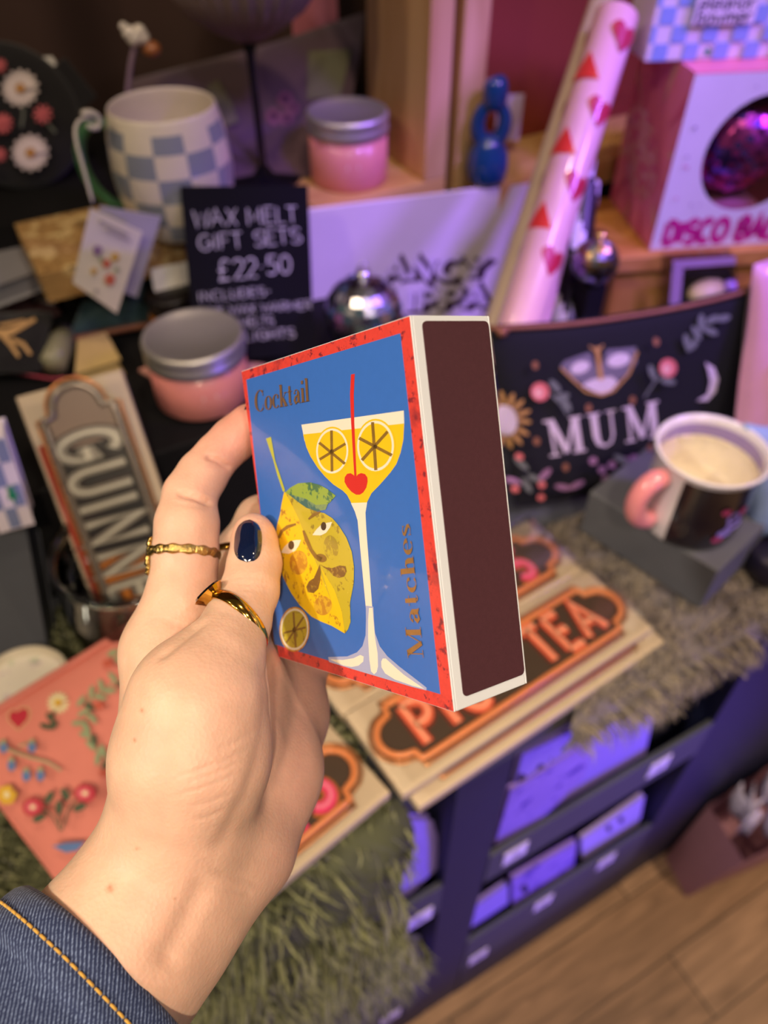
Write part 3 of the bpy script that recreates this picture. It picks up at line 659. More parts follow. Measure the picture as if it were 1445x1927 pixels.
b = MB(); b.box((Wb-.0012, .0004, 0), (Wb, Db, Hb), 0, FD); b.box((.0012, Db-.0012, 0), (Wb-.0012, Db, Hb), 0, FD); b.box((.0012, .0004, 0), (Wb-.0012, Db-.0012, .0012), 0, FD); b.build('carton_shell', cpink, t)
MB().box((0, 0, Hb), (Wb, Db, Hb+.0012), 0, FD).build('top_flap', cpink, t)
MB().lathe([(.0005, 0), (hr*1.02, 0)], 40, 0, FD @ frame((hc[0], .0022, hc[1]), (1, 0, 0), (0, 0, 1), (0, -1, 0))).build('window', clearmat('window_film', gloss=.12), t)
a = Art(lambda q, l: FD @ V((q[0], -l, q[1])), .0002, .0001)
a.text('DISCO BALL', F_S, ((.011, .006), (Wb-.010, .006), (Wb-.010, .026), (.011, .026)), 0, .37)
rng = random.Random(4)
for i in range(46):
    x, z = rng.uniform(.006, Wb-.006), rng.uniform(.03, Hb-.006)
    if math.hypot(x-hc[0], z-hc[1]) > hr+.006: a.poly(ell(x, z, rng.uniform(.0007, .0016), rng.uniform(.0007, .0016), 6), 1+i % 2)
a.build('printed_title', [mag, mat('grey_mauve_print', '9a86b0', .5), mat('rose_print', 'd98ab0', .5)], t)
a = Art(lambda q, l: FD @ V((-l, q[0], q[1])), .0002, .0001)
cxs, czs, rs = Db*.46, Hb*.46, .040
for i in range(12):
    q = 2*math.pi*i/12+.2; p1 = (cxs+math.cos(q)*.048, czs+math.sin(q)*.048)
    def lim(qq):
        c, s_ = math.cos(qq), math.sin(qq); k = min(((Db-.002-cxs) if c > 0 else (cxs-.002))/max(1e-6, abs(c)), ((Hb-.002-czs) if s_ > 0 else (czs-.002))/max(1e-6, abs(s_))); return (cxs+c*k, czs+s_*k)
    a.poly([(cxs+math.cos(q)*.043, czs+math.sin(q)*.043), lim(q-.07), lim(q+.07)], (0, 1)[i % 2])
for j in range(11):
    zz = -1+2*(j+.5)/11; k = max(3, int(15*math.sqrt(1-zz*zz)))
    for i in range(k):
        xx = (-1+2*(i+.5)/k)*math.sqrt(1-zz*zz); a.poly(ell(cxs+xx*rs, czs+zz*rs, .0026, .0030, 6), rng.choice((1, 1, 2, 0)))
for i in range(30): a.poly(ell(rng.uniform(.005, Db-.005), rng.uniform(.005, Hb-.005), .0014, .0014, 6), rng.choice((1, 3)))
a.build('printed_ball', [mat('deep_rose_print', 'e0688f', .45), mat('peach_print', 'eab0a0', .45), mat('blush_print', 'f0c4c4', .45), mat('plum_print', '7a3a5a', .45)], t)
bc_ = FD @ V((hc[0], .0525, hc[1]-.003))
t2 = thing('disco_ball', 'magenta mirror ball showing through the carton window', 'mirror ball', bc_-V((0, 0, .0485)))
m1 = mat('magenta_mirror', 'e85cc0', .28, metal=1); m2 = mat('violet_mirror', 'a070f0', .25, metal=1); m3 = mat('dark_magenta_mirror', 'a03a86', .3, metal=1)
mirror_ball(t2, bc_, .0485, [m1, m1, m2, m3], 26, 46, 9)
MB().box((.035, .02, .0015), (Wb-.035, Db-.03, Hb*.56-.0525), 0, FD).build('inner_tray', mat('pink_tray', 'b86a8e', .6), t)
# checkered gift box on top
pz = ZD+.0005+Hb+.0016; 
ex_ = oz(1440, 129, pz+.001)-oz(1212, 117, pz+.001); ex_.z = 0; ex_.normalize(); FE = frame(oz(1212, 117, pz), DX, DY, V((0, 0, 1))); We, He, De = .16, .075, .05
cb_ = mat('sky_check', '8fa8e8', .5, var=.03); cwh = mat('lilac_check', 'e4dcee', .5, var=.03)
t = thing('checkered_gift_box', 'blue and white checked box with lettering atop the disco carton', 'box', FE.translation)
MB().box((0, 0, 0), (We, De, He), 0, FE).build('box_body', cwh, t, .0008)
a = Art(lambda q, l: FE @ V((q[0], -l, q[1])), .0002, .0001); cq = .0130
for i in range(14):
    for j in range(6):
        if (i+j) % 2 and not (j == 2 and 0) : a.poly([(max(.0005, i*cq-.008), j*cq+.0005), (min(We-.0005, (i+1)*cq-.008), j*cq+.0005), (min(We-.0005, (i+1)*cq-.008), min(He-.0005, (j+1)*cq)), (max(.0005, i*cq-.008), min(He-.0005, (j+1)*cq))], 0)
star = lambda cx, cy, r: [(cx+(r if i % 2 == 0 else r*.5)*math.cos(math.pi/2+i*math.pi/5), cy+(r if i % 2 == 0 else r*.5)*math.sin(math.pi/2+i*math.pi/5)) for i in range(10)]
a.poly(star(cq*4.5-.008, cq*.5+.0005, .0042), 2)
a.poly([(.0310, cq*2+.0005), (.0830, cq*2+.0005), (.0830, cq*4), (.0310, cq*4)], 1)
a.text('eleanor', F_S, ((.034, .0370), (.080, .0370), (.080, .047), (.034, .047)), 3, .14)
a.text('bowmer', F_S, ((.034, .0275), (.080, .0275), (.080, .0375), (.034, .0375)), 3, .14)
a.build('printed_checks', [cb_, cwh, mat('emerald_print', '1f8a62', .5), mat('charcoal_print', '3a3346', .5)], t)
# MUM pouch
cs = [oy(918, 612, .405), oy(1412, 538, .348), oz(1386, 880, .7125), oz(960, 968, .7125)]
cs[3] = cs[0]+(cs[2]-cs[1])*.99; cs[3].z = .7125
t = thing('zip_pouch', 'black zipped pouch embroidered with a moth and the word MUM', 'pouch', (cs[2]+cs[3])/2)
b, Sf, n = pouch(cs, .010, .04); b.build('pouch_body', mat('black_canvas', '0a0a1a', .9, var=.25, vs=200, bump=.2, bs=900), t)
px4 = [(918, 612), (1412, 538), (1372, 872), (958, 935)]
Hm0 = homog(px4, ((0, 0), (1, 0), (1, 1), (0, 1)))
def Hm(q):
    u, v = Hm0(q); return (u, v)
a = Art(Sf.A, .0008, .0002)
a.text(['M2', 'U', 'M2'], F_D, ((1034, 858), (1246, 818), (1240, 752), (1022, 792)), 0, .2, 0, .10)
# moth
a.fine([(1053, 688), (1062, 678), (1085, 670), (1110, 662), (1126, 700), (1122, 738), (1105, 730), (1090, 718), (1075, 712), (1060, 702)], 2); a.fine([(1126, 700), (1140, 658), (1170, 655), (1196, 652), (1196, 680), (1180, 700), (1160, 715), (1145, 732), (1128, 738)], 2)
for e in (ell(1090, 690, 19, 11, 14, -20), ell(1162, 676, 22, 12, 14, -15)): a.poly(e, 0)
a.fine([(1092, 722), (1110, 712), (1126, 708), (1148, 706), (1160, 716), (1144, 734), (1128, 738), (1110, 732)], 0)
a.stroke([(1053, 690), (1075, 712), (1100, 734), (1128, 740), (1150, 732), (1180, 700), (1197, 660)], 4, 1); a.stroke([(1122, 652), (1128, 712)], 8, 1); a.stroke([(1108, 650), (1122, 662), (1134, 648)], 3, 1)
# moon, flowers, leaves, sun
a.fine([(1325, 680), (1342, 690), (1350, 712), (1344, 736), (1328, 752), (1308, 752), (1328, 740), (1334, 716), (1330, 696)], 0)
def sprig(pts, leaf, m=3):
    a.stroke(pts, 3.5, m)
    for x, y, rot in leaf: a.poly(ell(x, y, 15, 6.5, 12, rot), m)
sprig([(1290, 655), (1310, 630), (1335, 600)], [(1318, 605, -80), (1308, 625, 60), (1335, 622, 20), (1340, 600, -20), (1298, 648, -40), (1360, 598, -10), (1288, 640, 80)])
for cx_, cy_ in ((1013, 734), (1251, 688)): a.poly(ell(cx_, cy_, 17, 18, 14), 4); a.poly(ell(cx_-3, cy_+2, 9, 10, 12), 5)
sprig([(1030, 735), (1050, 755), (1062, 775)], [(1040, 722, 50), (1052, 742, -20), (1060, 755, 60)]); sprig([(1205, 742), (1225, 712), (1240, 700)], [(1220, 695, 70), (1250, 712, 10)])
for i in range(14):
    q = 2*math.pi*i/14; a.poly(ell(952+math.cos(q)*30, 790+math.sin(q)*42, 15, 4.5, 10, math.degrees(q)), 1)
a.poly(ell(950, 790, 20, 30, 16), 0)
for x, y in ((1000, 680), (1225, 636), (1097, 757), (1003, 822), (1178, 742), (1055, 868), (1212, 832), (1265, 780)): a.poly(ell(x, y, 6, 8, 8), 6)
for x, y in ((1105, 855), (1122, 872), (1130, 890), (1140, 862), (1165, 855), (1180, 850)): a.poly(ell(x, y, 8, 8, 8), 7)
for x, y, r_ in ((975, 865, 40), (1000, 890, 20), (985, 905, 60), (1050, 905, 10), (1075, 900, -30), (1155, 850, 30), (1015, 880, -50), (960, 900, 10)): a.poly(ell(x, y, 16, 6, 10, r_), 3 if r_ > 15 else 7)
for x, y in ((1010, 900), (965, 915), (1010, 925), (970, 850)): a.poly(ell(x, y, 7, 7, 8), 4)
a.build('embroidery', [mat('lilac_thread', 'cfc0d8', .7), mat('copper_thread', 'b88a5a', .6), mat('slate_thread', '6e6680', .7), mat('sage_grey_thread', '6c7078', .7), mat('salmon_thread', 'd8707a', .7), mat('blush_thread', 'e8a8b4', .7), mat('brown_thread', '8a5a48', .7), mat('mauve_thread', '9a6f9a', .7)], t)
zp = [Sf(u, .012, .001) for u in [i/24 for i in range(25)]]
zo = MB().tube(zp, .0020, 8).build('zip', mat('copper_zip', '8a5a45', .45, metal=.4, bump=.6, bs=800), t)
MB().ball(zp[1]+V((0, -.002, -.002)), .004, sx=1.3).build('zip_pull', mat('copper_zip', '8a5a45'), zo)
# mug on grey block
t = thing('display_block', 'grey painted block under the enamel mug', 'stand', (.44, .27, .713))
a_, b2 = V((.369, .317, 0)), V((.397, .203, 0)); bd = V((a_.y-b2.y, b2.x-a_.x, 0)).normalized()*.125; c3 = b2+bd; d4 = a_+bd
vs = [p+V((0, 0, .7135)) for p in (a_, b2, c3, d4)]+[p+V((0, 0, .760)) for p in (a_, b2, c3, d4)]
MB().add(vs, [(3, 2, 1, 0), (4, 5, 6, 7)]+[(i, (i+1) % 4, 4+(i+1) % 4, 4+i) for i in range(4)]).build('block_body', mat('grey_block_paint', '5d5f68', .65), t, .0015)
mc = V((.416, .256, .7603)); X = M.Translation(mc)
enamel = mat('white_enamel', 'e6e0ea', .18, coat=.6); en_k = mat('black_enamel', '100c1c', .2, coat=.6); en_p = mat('pink_enamel', 'e8909a', .2, coat=.6)
t = thing('enamel_mug', 'white-rimmed black mug with pink handle on the grey block', 'mug', mc)
hang = math.atan2(.10, -.98); r = .0385
pr = [(.0005, 0), (.034, 0), (.0365, .002), (.0375, .006), (.0385, .03), (.0385, .066), (.0400, .0695), (.0412, .071), (.0412, .0725), (.0398, .073), (.0378, .071), (.0372, .066), (.0372, .055), (.0372, .03), (.0365, .006), (.0005, .005)]
def mfm(j, i):
    an = 2*math.pi*(i+.5)/64; d = (an-hang+math.pi) % (2*math.pi)-math.pi
    if 2 <= j <= 4: return 1 if not (-.75 < d < .42) else 0
    if j == 11: return 2
    if j >= 12: return 3
    return 0
MB().lathe(pr, 64, 0, X, mf=mfm).build('mug_body', [enamel, en_k, mat('lilac_band', '9c8ac0', .2, coat=.5), mat('cream_enamel', 'f4ead0', .2, coat=.4)], t)
hv = V((math.cos(hang), math.sin(hang), 0))
MB().tube([mc+hv*x+V((0, 0, z)) for x, z in ((.036, .058), (.049, .060), (.057, .053), (.060, .040), (.057, .027), (.049, .018), (.036, .015))], .0082, 14).build('handle', en_p, t, sub=1)
a = Art(lambda q, l: mc+V((math.cos(q[0])*(.0371-l), math.sin(q[0])*(.0371-l), q[1])), .0003, .0001)
for i in range(16):
    q = 2*math.pi*i/16; a.fine([(q-.2, .0552), (q+.2, .0552), (q+.1, .050), (q-.1, .050)], 2, 4); a.poly(ell(q, .0535, .05, .0022, 8), 0)
a.build('scalloped_print', [mat('red_dot_print', 'd04a50', .3), mat('lilac_band', '9c8ac0'), mat('cream_enamel', 'f4ead0')], t)
fa = math.atan2(-.80, -.60)
a = Art(lambda q, l: mc+V((math.cos(fa+q[0])*(.0386+l), math.sin(fa+q[0])*(.0386+l), q[1])), .0002, .0001)
for x, z, rx, rz, rot, m in ((.55, .036, .16, .006, 70, 0), (.62, .028, .2, .005, 40, 0), (.45, .022, .16, .004, -20, 0), (.35, .016, .12, .003, 10, 1), (.7, .042, .1, .004, 0, 1), (.3, .045, .1, .003, 0, 1)): a.poly(ell(x, z, rx, rz, 12), m)
a.build('printed_flower', [mat('violet_print', '8f7fd8', .3), mat('rose_red_print', 'a83a6a', .3)], t)
# things at the far right edge
cs = [at(1418, 498, .60), at(1560, 420, .62), at(1560, 900, .66), at(1376, 850, .665)]
t = thing('satin_pouch', 'glossy pink pouch beyond the right end of the MUM pouch', 'pouch', (cs[2]+cs[3])/2)
b, Sf, n = pouch(cs, .014, .03); b.build('pouch_body', mat('pink_satin', 'd79ac4', .22, coat=.5, sheen=.2), t)
MB().tube([Sf(.22, .45, .001)+V((0, 0, 0)), Sf(.30, .62, .001), Sf(.36, .8, .001)], .006, 10).build('bow_loop', mat('violet_satin', '7a58b8', .25), t, sub=1)
cs = [at(1400, 795, .575), at(1530, 770, .585), at(1530, 1000, .625), at(1412, 1010, .62)]
t = thing('fabric_pouch', 'pale blue fabric pouch tucked behind the enamel mug', 'pouch', (cs[2]+cs[3])/2)
b, Sf, n = pouch(cs, .012, .08); b.build('pouch_body', mat('pale_blue_cotton', '8fa6dc', .8, var=.2), t)
t = thing('jar_lid', 'dark round tin at the right edge behind the grey block', 'tin', oz(1462, 1062, .715))
MB().lathe([(.0005, 0), (.03, 0), (.031, .004), (.031, .02), (.029, .023), (.0005, .0235)], 32, 0, M.Translation(oz(1462, 1062, .715))).build('lid_body', mat('dark_tin', '1c1830', .35, coat=.3), t)
# clear gift box with ornament
ce = FC @ V((.07, -.03, -.1)); t = thing('clear_gift_box', 'clear lilac-edged box against the orange crate', 'box', ce)
cl = lambda x, y, d=0: onpl(x, y, FC @ V((0, -.036+d, 0)), DY)
g = [cl(x, y) for x, y in ((1266, 492), (1384, 484), (1388, 620), (1258, 620))]
b, n = slab(g, .026); b.build('clear_case', clearmat('acrylic', gloss=.2), t)
g2 = [cl(x, y, -.001) for x, y in ((1266, 492), (1384, 484), (1384, 497), (1268, 506))]
b, n = slab(g2, .001); b.build('top_edge', mat('lilac_tape', 'b493c9', .3), t)
g2 = [cl(x, y, -.001) for x, y in ((1266, 504), (1286, 503), (1276, 620), (1256, 620))]
b, n = slab(g2, .001); b.build('side_edge', mat('lilac_tape', 'b493c9', .3), t)
g2 = [cl(x, y, .012) for x, y in ((1292, 520), (1378, 514), (1380, 620), (1284, 620))]
b, n = slab(g2, .012); b.build('black_insert', black, t)
MB().ball(cl(1330, 548, .005), .013, sx=1.7, sz=.8).build('cream_trinket', mat('cream_trinket', 'cbb994', .35), t)
MB().ball(cl(1372, 540, .002), .007).build('violet_bead', mat('violet_bead', '9a70d8', .1, coat=.8), t)

# ------------------------------------------------------------------ middle left
cs = [oz(165, 540, .852), oz(300, 520, .852), oz(292, 604, .820), oz(128, 636, .820)]
t = thing('teal_pouch', 'dark teal pouch with copper zip under the floral swing tag', 'pouch', (cs[2]+cs[3])/2)
b, Sf, n = pouch(cs, .009); b.build('pouch_body', mat('teal_velvet', '123a42', .7, sheen=.3, var=.2), t)
MB().tube([Sf(i/14, .99, .001)-V((0, 0, .003)) for i in range(15)], .003, 8).build('zip', mat('copper_zip', '8a5a45'), t)
MB().ball(Sf(.03, 1, .002), .005).build('zip_pull', mat('copper_zip', '8a5a45'), t)
# amber jar with black lid
jb = oz(338, 640, .8105); t = thing('amber_jar', 'amber jar with a black lid between pouch and chalkboard', 'jar', jb); X = M.Translation(jb) @ M.Scale(.72, 4)
MB().lathe([(.0005, 0), (.027, 0), (.03, .004), (.03, .04), (.027, .046), (.0005, .047)], 32, 0, X).build('jar_body', mat('amber_glass', 'a8661f', .1, coat=.6), t)
MB().lathe([(.0005, .047), (.029, .047), (.0295, .05), (.0295, .066), (.028, .068), (.0005, .068)], 32, 0, X).build('lid', mat('black_lid', '141010', .35), t)
card('white_card_x', ((0, 0, 1), (1, 0, 1), (1, 1, 1), (0, 1, 1)), 0, card_c, None) if False else None
t = thing('white_label_card', 'small white card with red print beside the chalkboard edge', 'card', oy(320, 560, .63))
card('card_sheet', ((283, 506, -.628), (362, 490, -.625), (364, 530, -.620), (292, 556, -.620)), 0, mat('white_card', 'dcd9d4'), t)
# black pouch with gold motif and pink trim
cs = [oz(-40, 592, .846), oz(100, 588, .846), oz(78, 700, .822), oz(-50, 706, .822)]
t = thing('gilt_pouch', 'black pouch with a gold sprig at the left edge', 'pouch', (cs[2]+cs[3])/2)
b, Sf, n = pouch(cs, .012); b.build('pouch_body', mat('black_felt', '0e0d12'), t)
Hq = homog(((-40, 592), (100, 588), (78, 700), (-50, 706)), ((0, 0), (1, 0), (1, 1), (0, 1)))
a = Art(Sf.A, .0006, .0002)
for s_ in ([(-10, 630, 14), (20, 628, 12), (66, 600, 7)], [(5, 630, 12), (22, 650, 9), (36, 672, 6)], [(24, 640, 7), (45, 650, 8), (57, 666, 6)], [(0, 615, 6), (20, 612, 8), (48, 604, 4)]): a.stroke(s_, 8, 0)
a.build('gold_sprig', [mat('gold_leaf_print', 'c8a06c', .4)], t)
t = thing('pink_ribbon', 'flat pink ribbon running in front of the gold-sprig pouch', 'ribbon', oz(100, 705, .811))
rp = [oz(x, y, .8155) for x, y in ((-40, 692), (0, 697), (50, 706), (95, 714), (130, 712), (175, 700), (222, 682))]
MB().grid(lambda u, v: (lambda i, f: rp[i]*(1-f)+rp[i+1]*f)(min(5, int(u*6)), u*6-min(5, int(u*6)))+V((0, .006*(v-.5), -.006*(v-.5))), 24, 2).build('ribbon_band', mat('rose_ribbon', 'c8556a', .5), t, solid=.001)
t = thing('cream_box', 'small cream box behind the pink ribbon', 'box', oz(180, 690, .811))
b, n = slab([oz(x, y, .826) for x, y in ((150, 640), (196, 628), (222, 676), (146, 700))], .015); b.build('box_body', mat('straw_board', 'cdb27a', .7, var=.2), t, .002)
t = thing('olive_bottle', 'pale olive bottle lying beside the gold-sprig pouch', 'bottle', oz(105, 690, .811))
MB().tube([oz(98, 688, .8225), oz(112, 650, .8225), oz(124, 625, .8225)], [.011, .012, .008], 14).build('bottle_body', mat('olive_glass', '8c8a70', .3, coat=.3), t)
t = thing('silver_case', 'grey satin box with dusky base at the left edge', 'box', oz(30, 560, .811))
b, n = slab([oz(x, y, .868) for x, y in ((-40, 455), (66, 440), (90, 500), (-40, 548))], .018); b.build('lid', mat('grey_satin', '8d8c92', .4), t, .003)
b, n = slab([oz(x, y, .8495) for x, y in ((-40, 480), (66, 465), (88, 520), (-40, 566))], .038); b.build('base', mat('dusky_rose_board', '6e4a48', .6), t, .002)
t = thing('paper_tag', 'yellow paper wedge lying on the grey satin box', 'tag', oz(60, 440, .869))
b, n = slab([oz(x, y, z) for x, y, z in ((28, 424, .872), (60, 430, .876), (116, 440, .892), (42, 462, .870))], .001); b.build('tag_sheet', mat('pale_yellow_paper', 'd8cb98', .7), t)
t = thing('white_price_card', 'white folded price card under the grey satin box', 'card', oz(60, 590, .811))
b, n = slab([oz(x, y, z) for x, y, z in ((20, 574, .834), (102, 552, .834), (102, 584, .815), (30, 592, .815))], .002); b.build('card_sheet', mat('white_card', 'dcd9d4'), t)

# neon sign packs
beige = mat('beige_card', 'c6b49c', .5, var=.05); brown = mat('brown_sign_plate', '4a3c32', .4); org = mat('orange_tube', 'e58d58', .3, coat=.3); rim = mat('copper_foil', 'c98a5a', .3, metal=.7)
foil = clearmat('wrap_film', gloss=.22, rough=.12)
def neon(name, label, F, L, Wd, txt, lm, em, spans, fm=org, vertical=False, plate=brown, extra=None, band=(.27, .73), grp='neon sign gift packs'):
    """F: local frame, x along the sign, y up the letters, z out of the face"""
    t = thing(name, label, 'gift pack', F.translation, grp)
    MB().box((0, 0, -.009), (L, Wd, 0), 0, F).build('card_tray', beige, t, .001)
    m_ = Wd*.14; y0, y1 = m_, Wd-m_; e = Wd*.17; x0, x1 = L*.075, L*.925; mid = Wd/2; rr = (y1-y0)*.36
    def outline(k):
        a_, b_ = y0+k, y1-k
        right = [(x1-e, a_), (x1-e*.55, a_+k*.2), (x1-e*.45, a_+Wd*.10)]+[(x1-e*.45+(rr-k)*math.cos(q)*1.05+0, mid+(rr-k)*math.sin(q)) for q in [R(-62+124*i/10) for i in range(11)]]+[(x1-e*.45, b_-Wd*.10), (x1-e*.55, b_-k*.2), (x1-e, b_)]
        left = [(L-x, Wd-y) for x, y in right]
        return right+left
    pf = lambda h0, h1: (lambda x, y, k: F @ V((x, y, h1 if k else h0)))
    MB().prism(outline(0), pf(.0002, .002), 0).build('sign_plate', plate, t)
    MB().tube([F @ V((x, y, .0032)) for x, y in outline(.002)], .0026, 8, closed=True).build('tube_frame', fm, t)
    MB().tube([F @ V((x, y, .0022)) for x, y in outline(-.0025)], .0012, 6, closed=True).build('foil_edge', rim, t)
    for tx, (xa, xb) in zip(txt, spans):
        a = Art(lambda q, l: F @ V((q[0], q[1], .002+l)), .0006, .0006)
        qd = ((xa, Wd*band[0]), (xb, Wd*band[0]), (xb, Wd*band[1]), (xa, Wd*band[1]))
        for wd, m in ((.38, 0), (.25, 1), (.08, 2)): a.text(tx, F_S, qd, m, wd, 0, .2); a.l += .0006
        a.build('lettering', em, t)
    if extra: extra(t, F)
    MB().box((.001, .001, .0075), (L-.001, Wd-.001, .0078), 0, F).build('clear_wrap', foil, t)
    return t
Lp = .230
ax_ = V((.2265, .0212, 0)).normalized(); ay = V((-ax_.y, ax_.x, 0))
em_o = [mat('dark_red_edge', '7a2f22', .4), mat('coral_letter', 'f2785a', .35), mat('pale_coral_line', 'ffb494', .35)]
em_p = [mat('ochre_edge', 'b86a2c', .4), mat('hot_pink_letter', 'e83a78', .35), mat('pale_pink_line', 'f58aa8', .35)]
FP = frame((.1145, .1815, .7260), ax_, ay, (0, 0, 1))
neon('neon_pack', 'orange tea sign pack under the blue box, on top of another pack', FP, Lp, .069, ['PIC', 'TEA'], None, em_o, [(Lp*.14, Lp*.40), (Lp*.61, Lp*.88)])
FP3 = frame((.122, .1735, .7150), V((.995, .088, 0)).normalized(), V((-.088, .995, 0)).normalized(), (0, 0, 1))
neon('neon_pack', 'sign pack lying beneath the orange tea pack', FP3, Lp, .069, ['TEA'], None, em_o, [(Lp*.60, Lp*.86)])
FP2 = frame((.1075, .2535, .7200), ax_, ay, (0, 0, 1))
def lemon_blob(t, F):
    for x, y, r_, m in ((.026, .028, .009, 'yellow_enamel'), (.040, .036, .007, 'pink_enamel_dot')):
        MB().lathe([(.0005, .0055), (r_*.9, .0055), (r_, .003), (r_, .0022)], 20, 0, F @ M.Translation(V((x, y, 0)))).build('fruit_motif', mat(m, 'd9c23a' if 'yellow' in m else 'd86a7a', .3), t)
neon('neon_pack', 'pink lettered sign pack behind the orange tea pack', FP2, Lp+.002, .069, ['S', 'S'], None, em_p, [(Lp*.79, Lp*.86), (Lp*.68, Lp*.75)], extra=lemon_blob)
dS = V((.113, .024, 0)).normalized(); FP4 = frame(V((.110, .190, .7190))-dS*.230, dS, V((-dS.y, dS.x, 0)), (0, 0, 1))
neon('neon_pack', 'pink lettered sign pack below the wrist, nearest the fur edge', FP4, .230, .069, ['ES'], None, em_p, [(.230*.70, .230*.88)])
# upright silver-lettered pack
TLp, TRp, BLp = at(28, 748, .535), at(226, 690, .548), at(180, 1152, .572)
xd = (BLp-TLp).normalized(); yd0 = (TRp-TLp); yd = (yd0-xd*yd0.dot(xd)); Wg = yd.length; yd.normalize(); zd = xd.cross(yd)
if zd.dot(CAM-TLp) < 0: zd = -zd
FG = frame(TLp-zd*.002, xd, yd, zd); Lg2 = (BLp-TLp).length*1.12
def stout(t, F):
    MB().box((Lg2*.24, Wg*.19, .0021), (Lg2*.70, Wg*.80, .0026), 0, F).build('dark_panel', mat('stout_black', '08080e', .35), t)
    MB().box((Lg2*.70, Wg*.19, .0021), (Lg2*.94, Wg*.80, .0026), 0, F).build('amber_panel', mat('amber_foil', 'b56a1c', .35), t)
    MB().tube([F @ V((x*Lg2, Wg*.06, .001)) for x in (.20, .9)], .002, 8).build('red_tube', mat('red_tube', 'b8442e', .3), t)
em_g = [mat('dark_copper_edge', '3e2222', .35), mat('grey_letter', '8d8980', .3, metal=.2), mat('silver_line', 'd4d0c2', .25, metal=.2)]
FGm = frame(FG @ V((0, 0, 0)), xd, yd, zd)
neon('neon_pack', 'silver lettered stout sign pack standing in the glass jar', FGm, Lg2, Wg, ['GUINNES'], None, em_g, [(Lg2*.19, Lg2*1.02)], mat('silver_tube', '9a8f84', .25, metal=.5), plate=mat('dusky_plate', '8a7364', .4), extra=stout, band=(.20, .76), grp='neon sign gift packs')
# glass jar round its foot
jc = (FG @ V((Lg2*.97, Wg*.5, 0))); jc = V((jc.x, jc.y+.010, .7045)); X = M.Translation(jc)
t = thing('glass_jar', 'round clear glass bowl holding the upright stout pack', 'jar', jc)
gj = clearmat('jar_glass', 'd8e0dc', gloss=.5, rough=.03)
MB().lathe([(.0005, 0), (.036, 0), (.05, .008), (.057, .03), (.056, .055), (.052, .075), (.052, .085)], 48, 0, X).build('jar_wall', gj, t)
MB().lathe([(.050, .085), (.0535, .087), (.0545, .090), (.0535, .0925), (.0505, .0925), (.050, .085)], 48, 0, X).build('jar_rim', clearmat('rim_glass', 'c8d0cc', gloss=.9, rough=.05), t)
# pink embroidered pouch
cs = [oz(-95, 1395, .752), oz(330, 1128, .758), oz(470, 1470, .728), oz(112, 1668, .720)]
pxq = [(-95, 1395), (330, 1128), (470, 1470), (112, 1668)]
t = thing('embroidered_pouch', 'salmon pink pouch covered in stitched flowers, left of the wrist', 'pouch', (cs[2]+cs[3])/2)
b, Sf, n = pouch(cs, .009); b.build('pouch_body', mat('salmon_cotton', 'd98478', .85, var=.08, vs=40, bump=.15, bs=1200), t)
Hp = homog(pxq, ((0, 0), (1, 0), (1, 1), (0, 1)))
a = Art(Sf.A, .0006, .00015)
hp = lambda cx, cy, k: [(cx+k*x, cy+k*y) for x, y in ((0, 22), (-18, 4), (-20, -8), (-12, -16), (-3, -12), (3, -18), (14, -20), (20, -10), (17, 4))]
a.fine(hp(35, 1351, 1.15), 7); a.fine(hp(35, 1351, .95), 0)
for i in range(16):
    q = 2*math.pi*i/16; a.poly(ell(110+math.cos(q)*14, 1324+math.sin(q)*14, 8, 2.5, 8, math.degrees(q)), 2)
a.poly(ell(110, 1324, 7, 7, 10), 3); a.stroke([(104, 1340), (97, 1375)], 4, 4); a.poly(ell(95, 1352, 10, 5, 10, 60), 4); a.poly(ell(88, 1370, 12, 5, 10, 20), 4); a.poly(ell(104, 1368, 10, 5, 10, -60), 4)
wr = [(222, 1285), (200, 1300), (182, 1312), (163, 1330), (168, 1352), (158, 1372), (172, 1395), (183, 1415), (205, 1425), (195, 1440)]
a.stroke(wr, 3, 5)
for i, (x, y) in enumerate(wr):
    a.poly(ell(x-8, y-6, 13, 5, 10, 50+i*25), 5); a.poly(ell(x+9, y+5, 13, 5, 10, -30+i*20), 5 if i % 3 else 4)
for x, y in ((190, 1335), (205, 1255), (200, 1460)): a.poly(ell(x, y, 10, 8, 10), 8)
a.poly(ell(215, 1235, 12, 6, 10, -20), 5); a.poly(ell(228, 1250, 12, 6, 10, 30), 5)
a.stroke([(-5, 1402), (30, 1420), (65, 1432), (95, 1440), (120, 1456)], 4, 5); a.stroke([(40, 1410), (60, 1404)], 3, 5)
for x, y in ((12, 1412), (27, 1445), (66, 1412), (55, 1465), (82, 1465)): a.poly(ell(x, y, 8, 11, 10), 6); a.poly(ell(x, y-10, 5, 5, 8), 5)
for q in range(6): a.poly(ell(18+math.cos(q)*10, 1500+math.sin(q)*10, 9, 8, 10), 3)
a.poly(ell(18, 1500, 6, 6, 8), 2)
for cx_, cy_ in ((68, 1524), (166, 1500)):
    a.poly(ell(cx_, cy_, 20, 17, 14), 0); a.poly(ell(cx_-2, cy_, 12, 10, 12), 9); a.poly(ell(cx_, cy_, 5, 4, 8), 2)
for s_ in ([(85, 1528), (105, 1540), (120, 1568)], [(150, 1508), (135, 1530), (122, 1568)], [(116, 1522), (118, 1568)]): a.stroke(s_, 3, 4)
for x, y, q in ((100, 1508, -60), (130, 1502, 60), (118, 1526, 90), (80, 1545, -20), (156, 1526, -25)): a.poly(ell(x, y, 13, 7, 10, q), 4)
a.fine([(103, 1596), (130, 1590), (165, 1588), (150, 1604), (128, 1608)], 6)
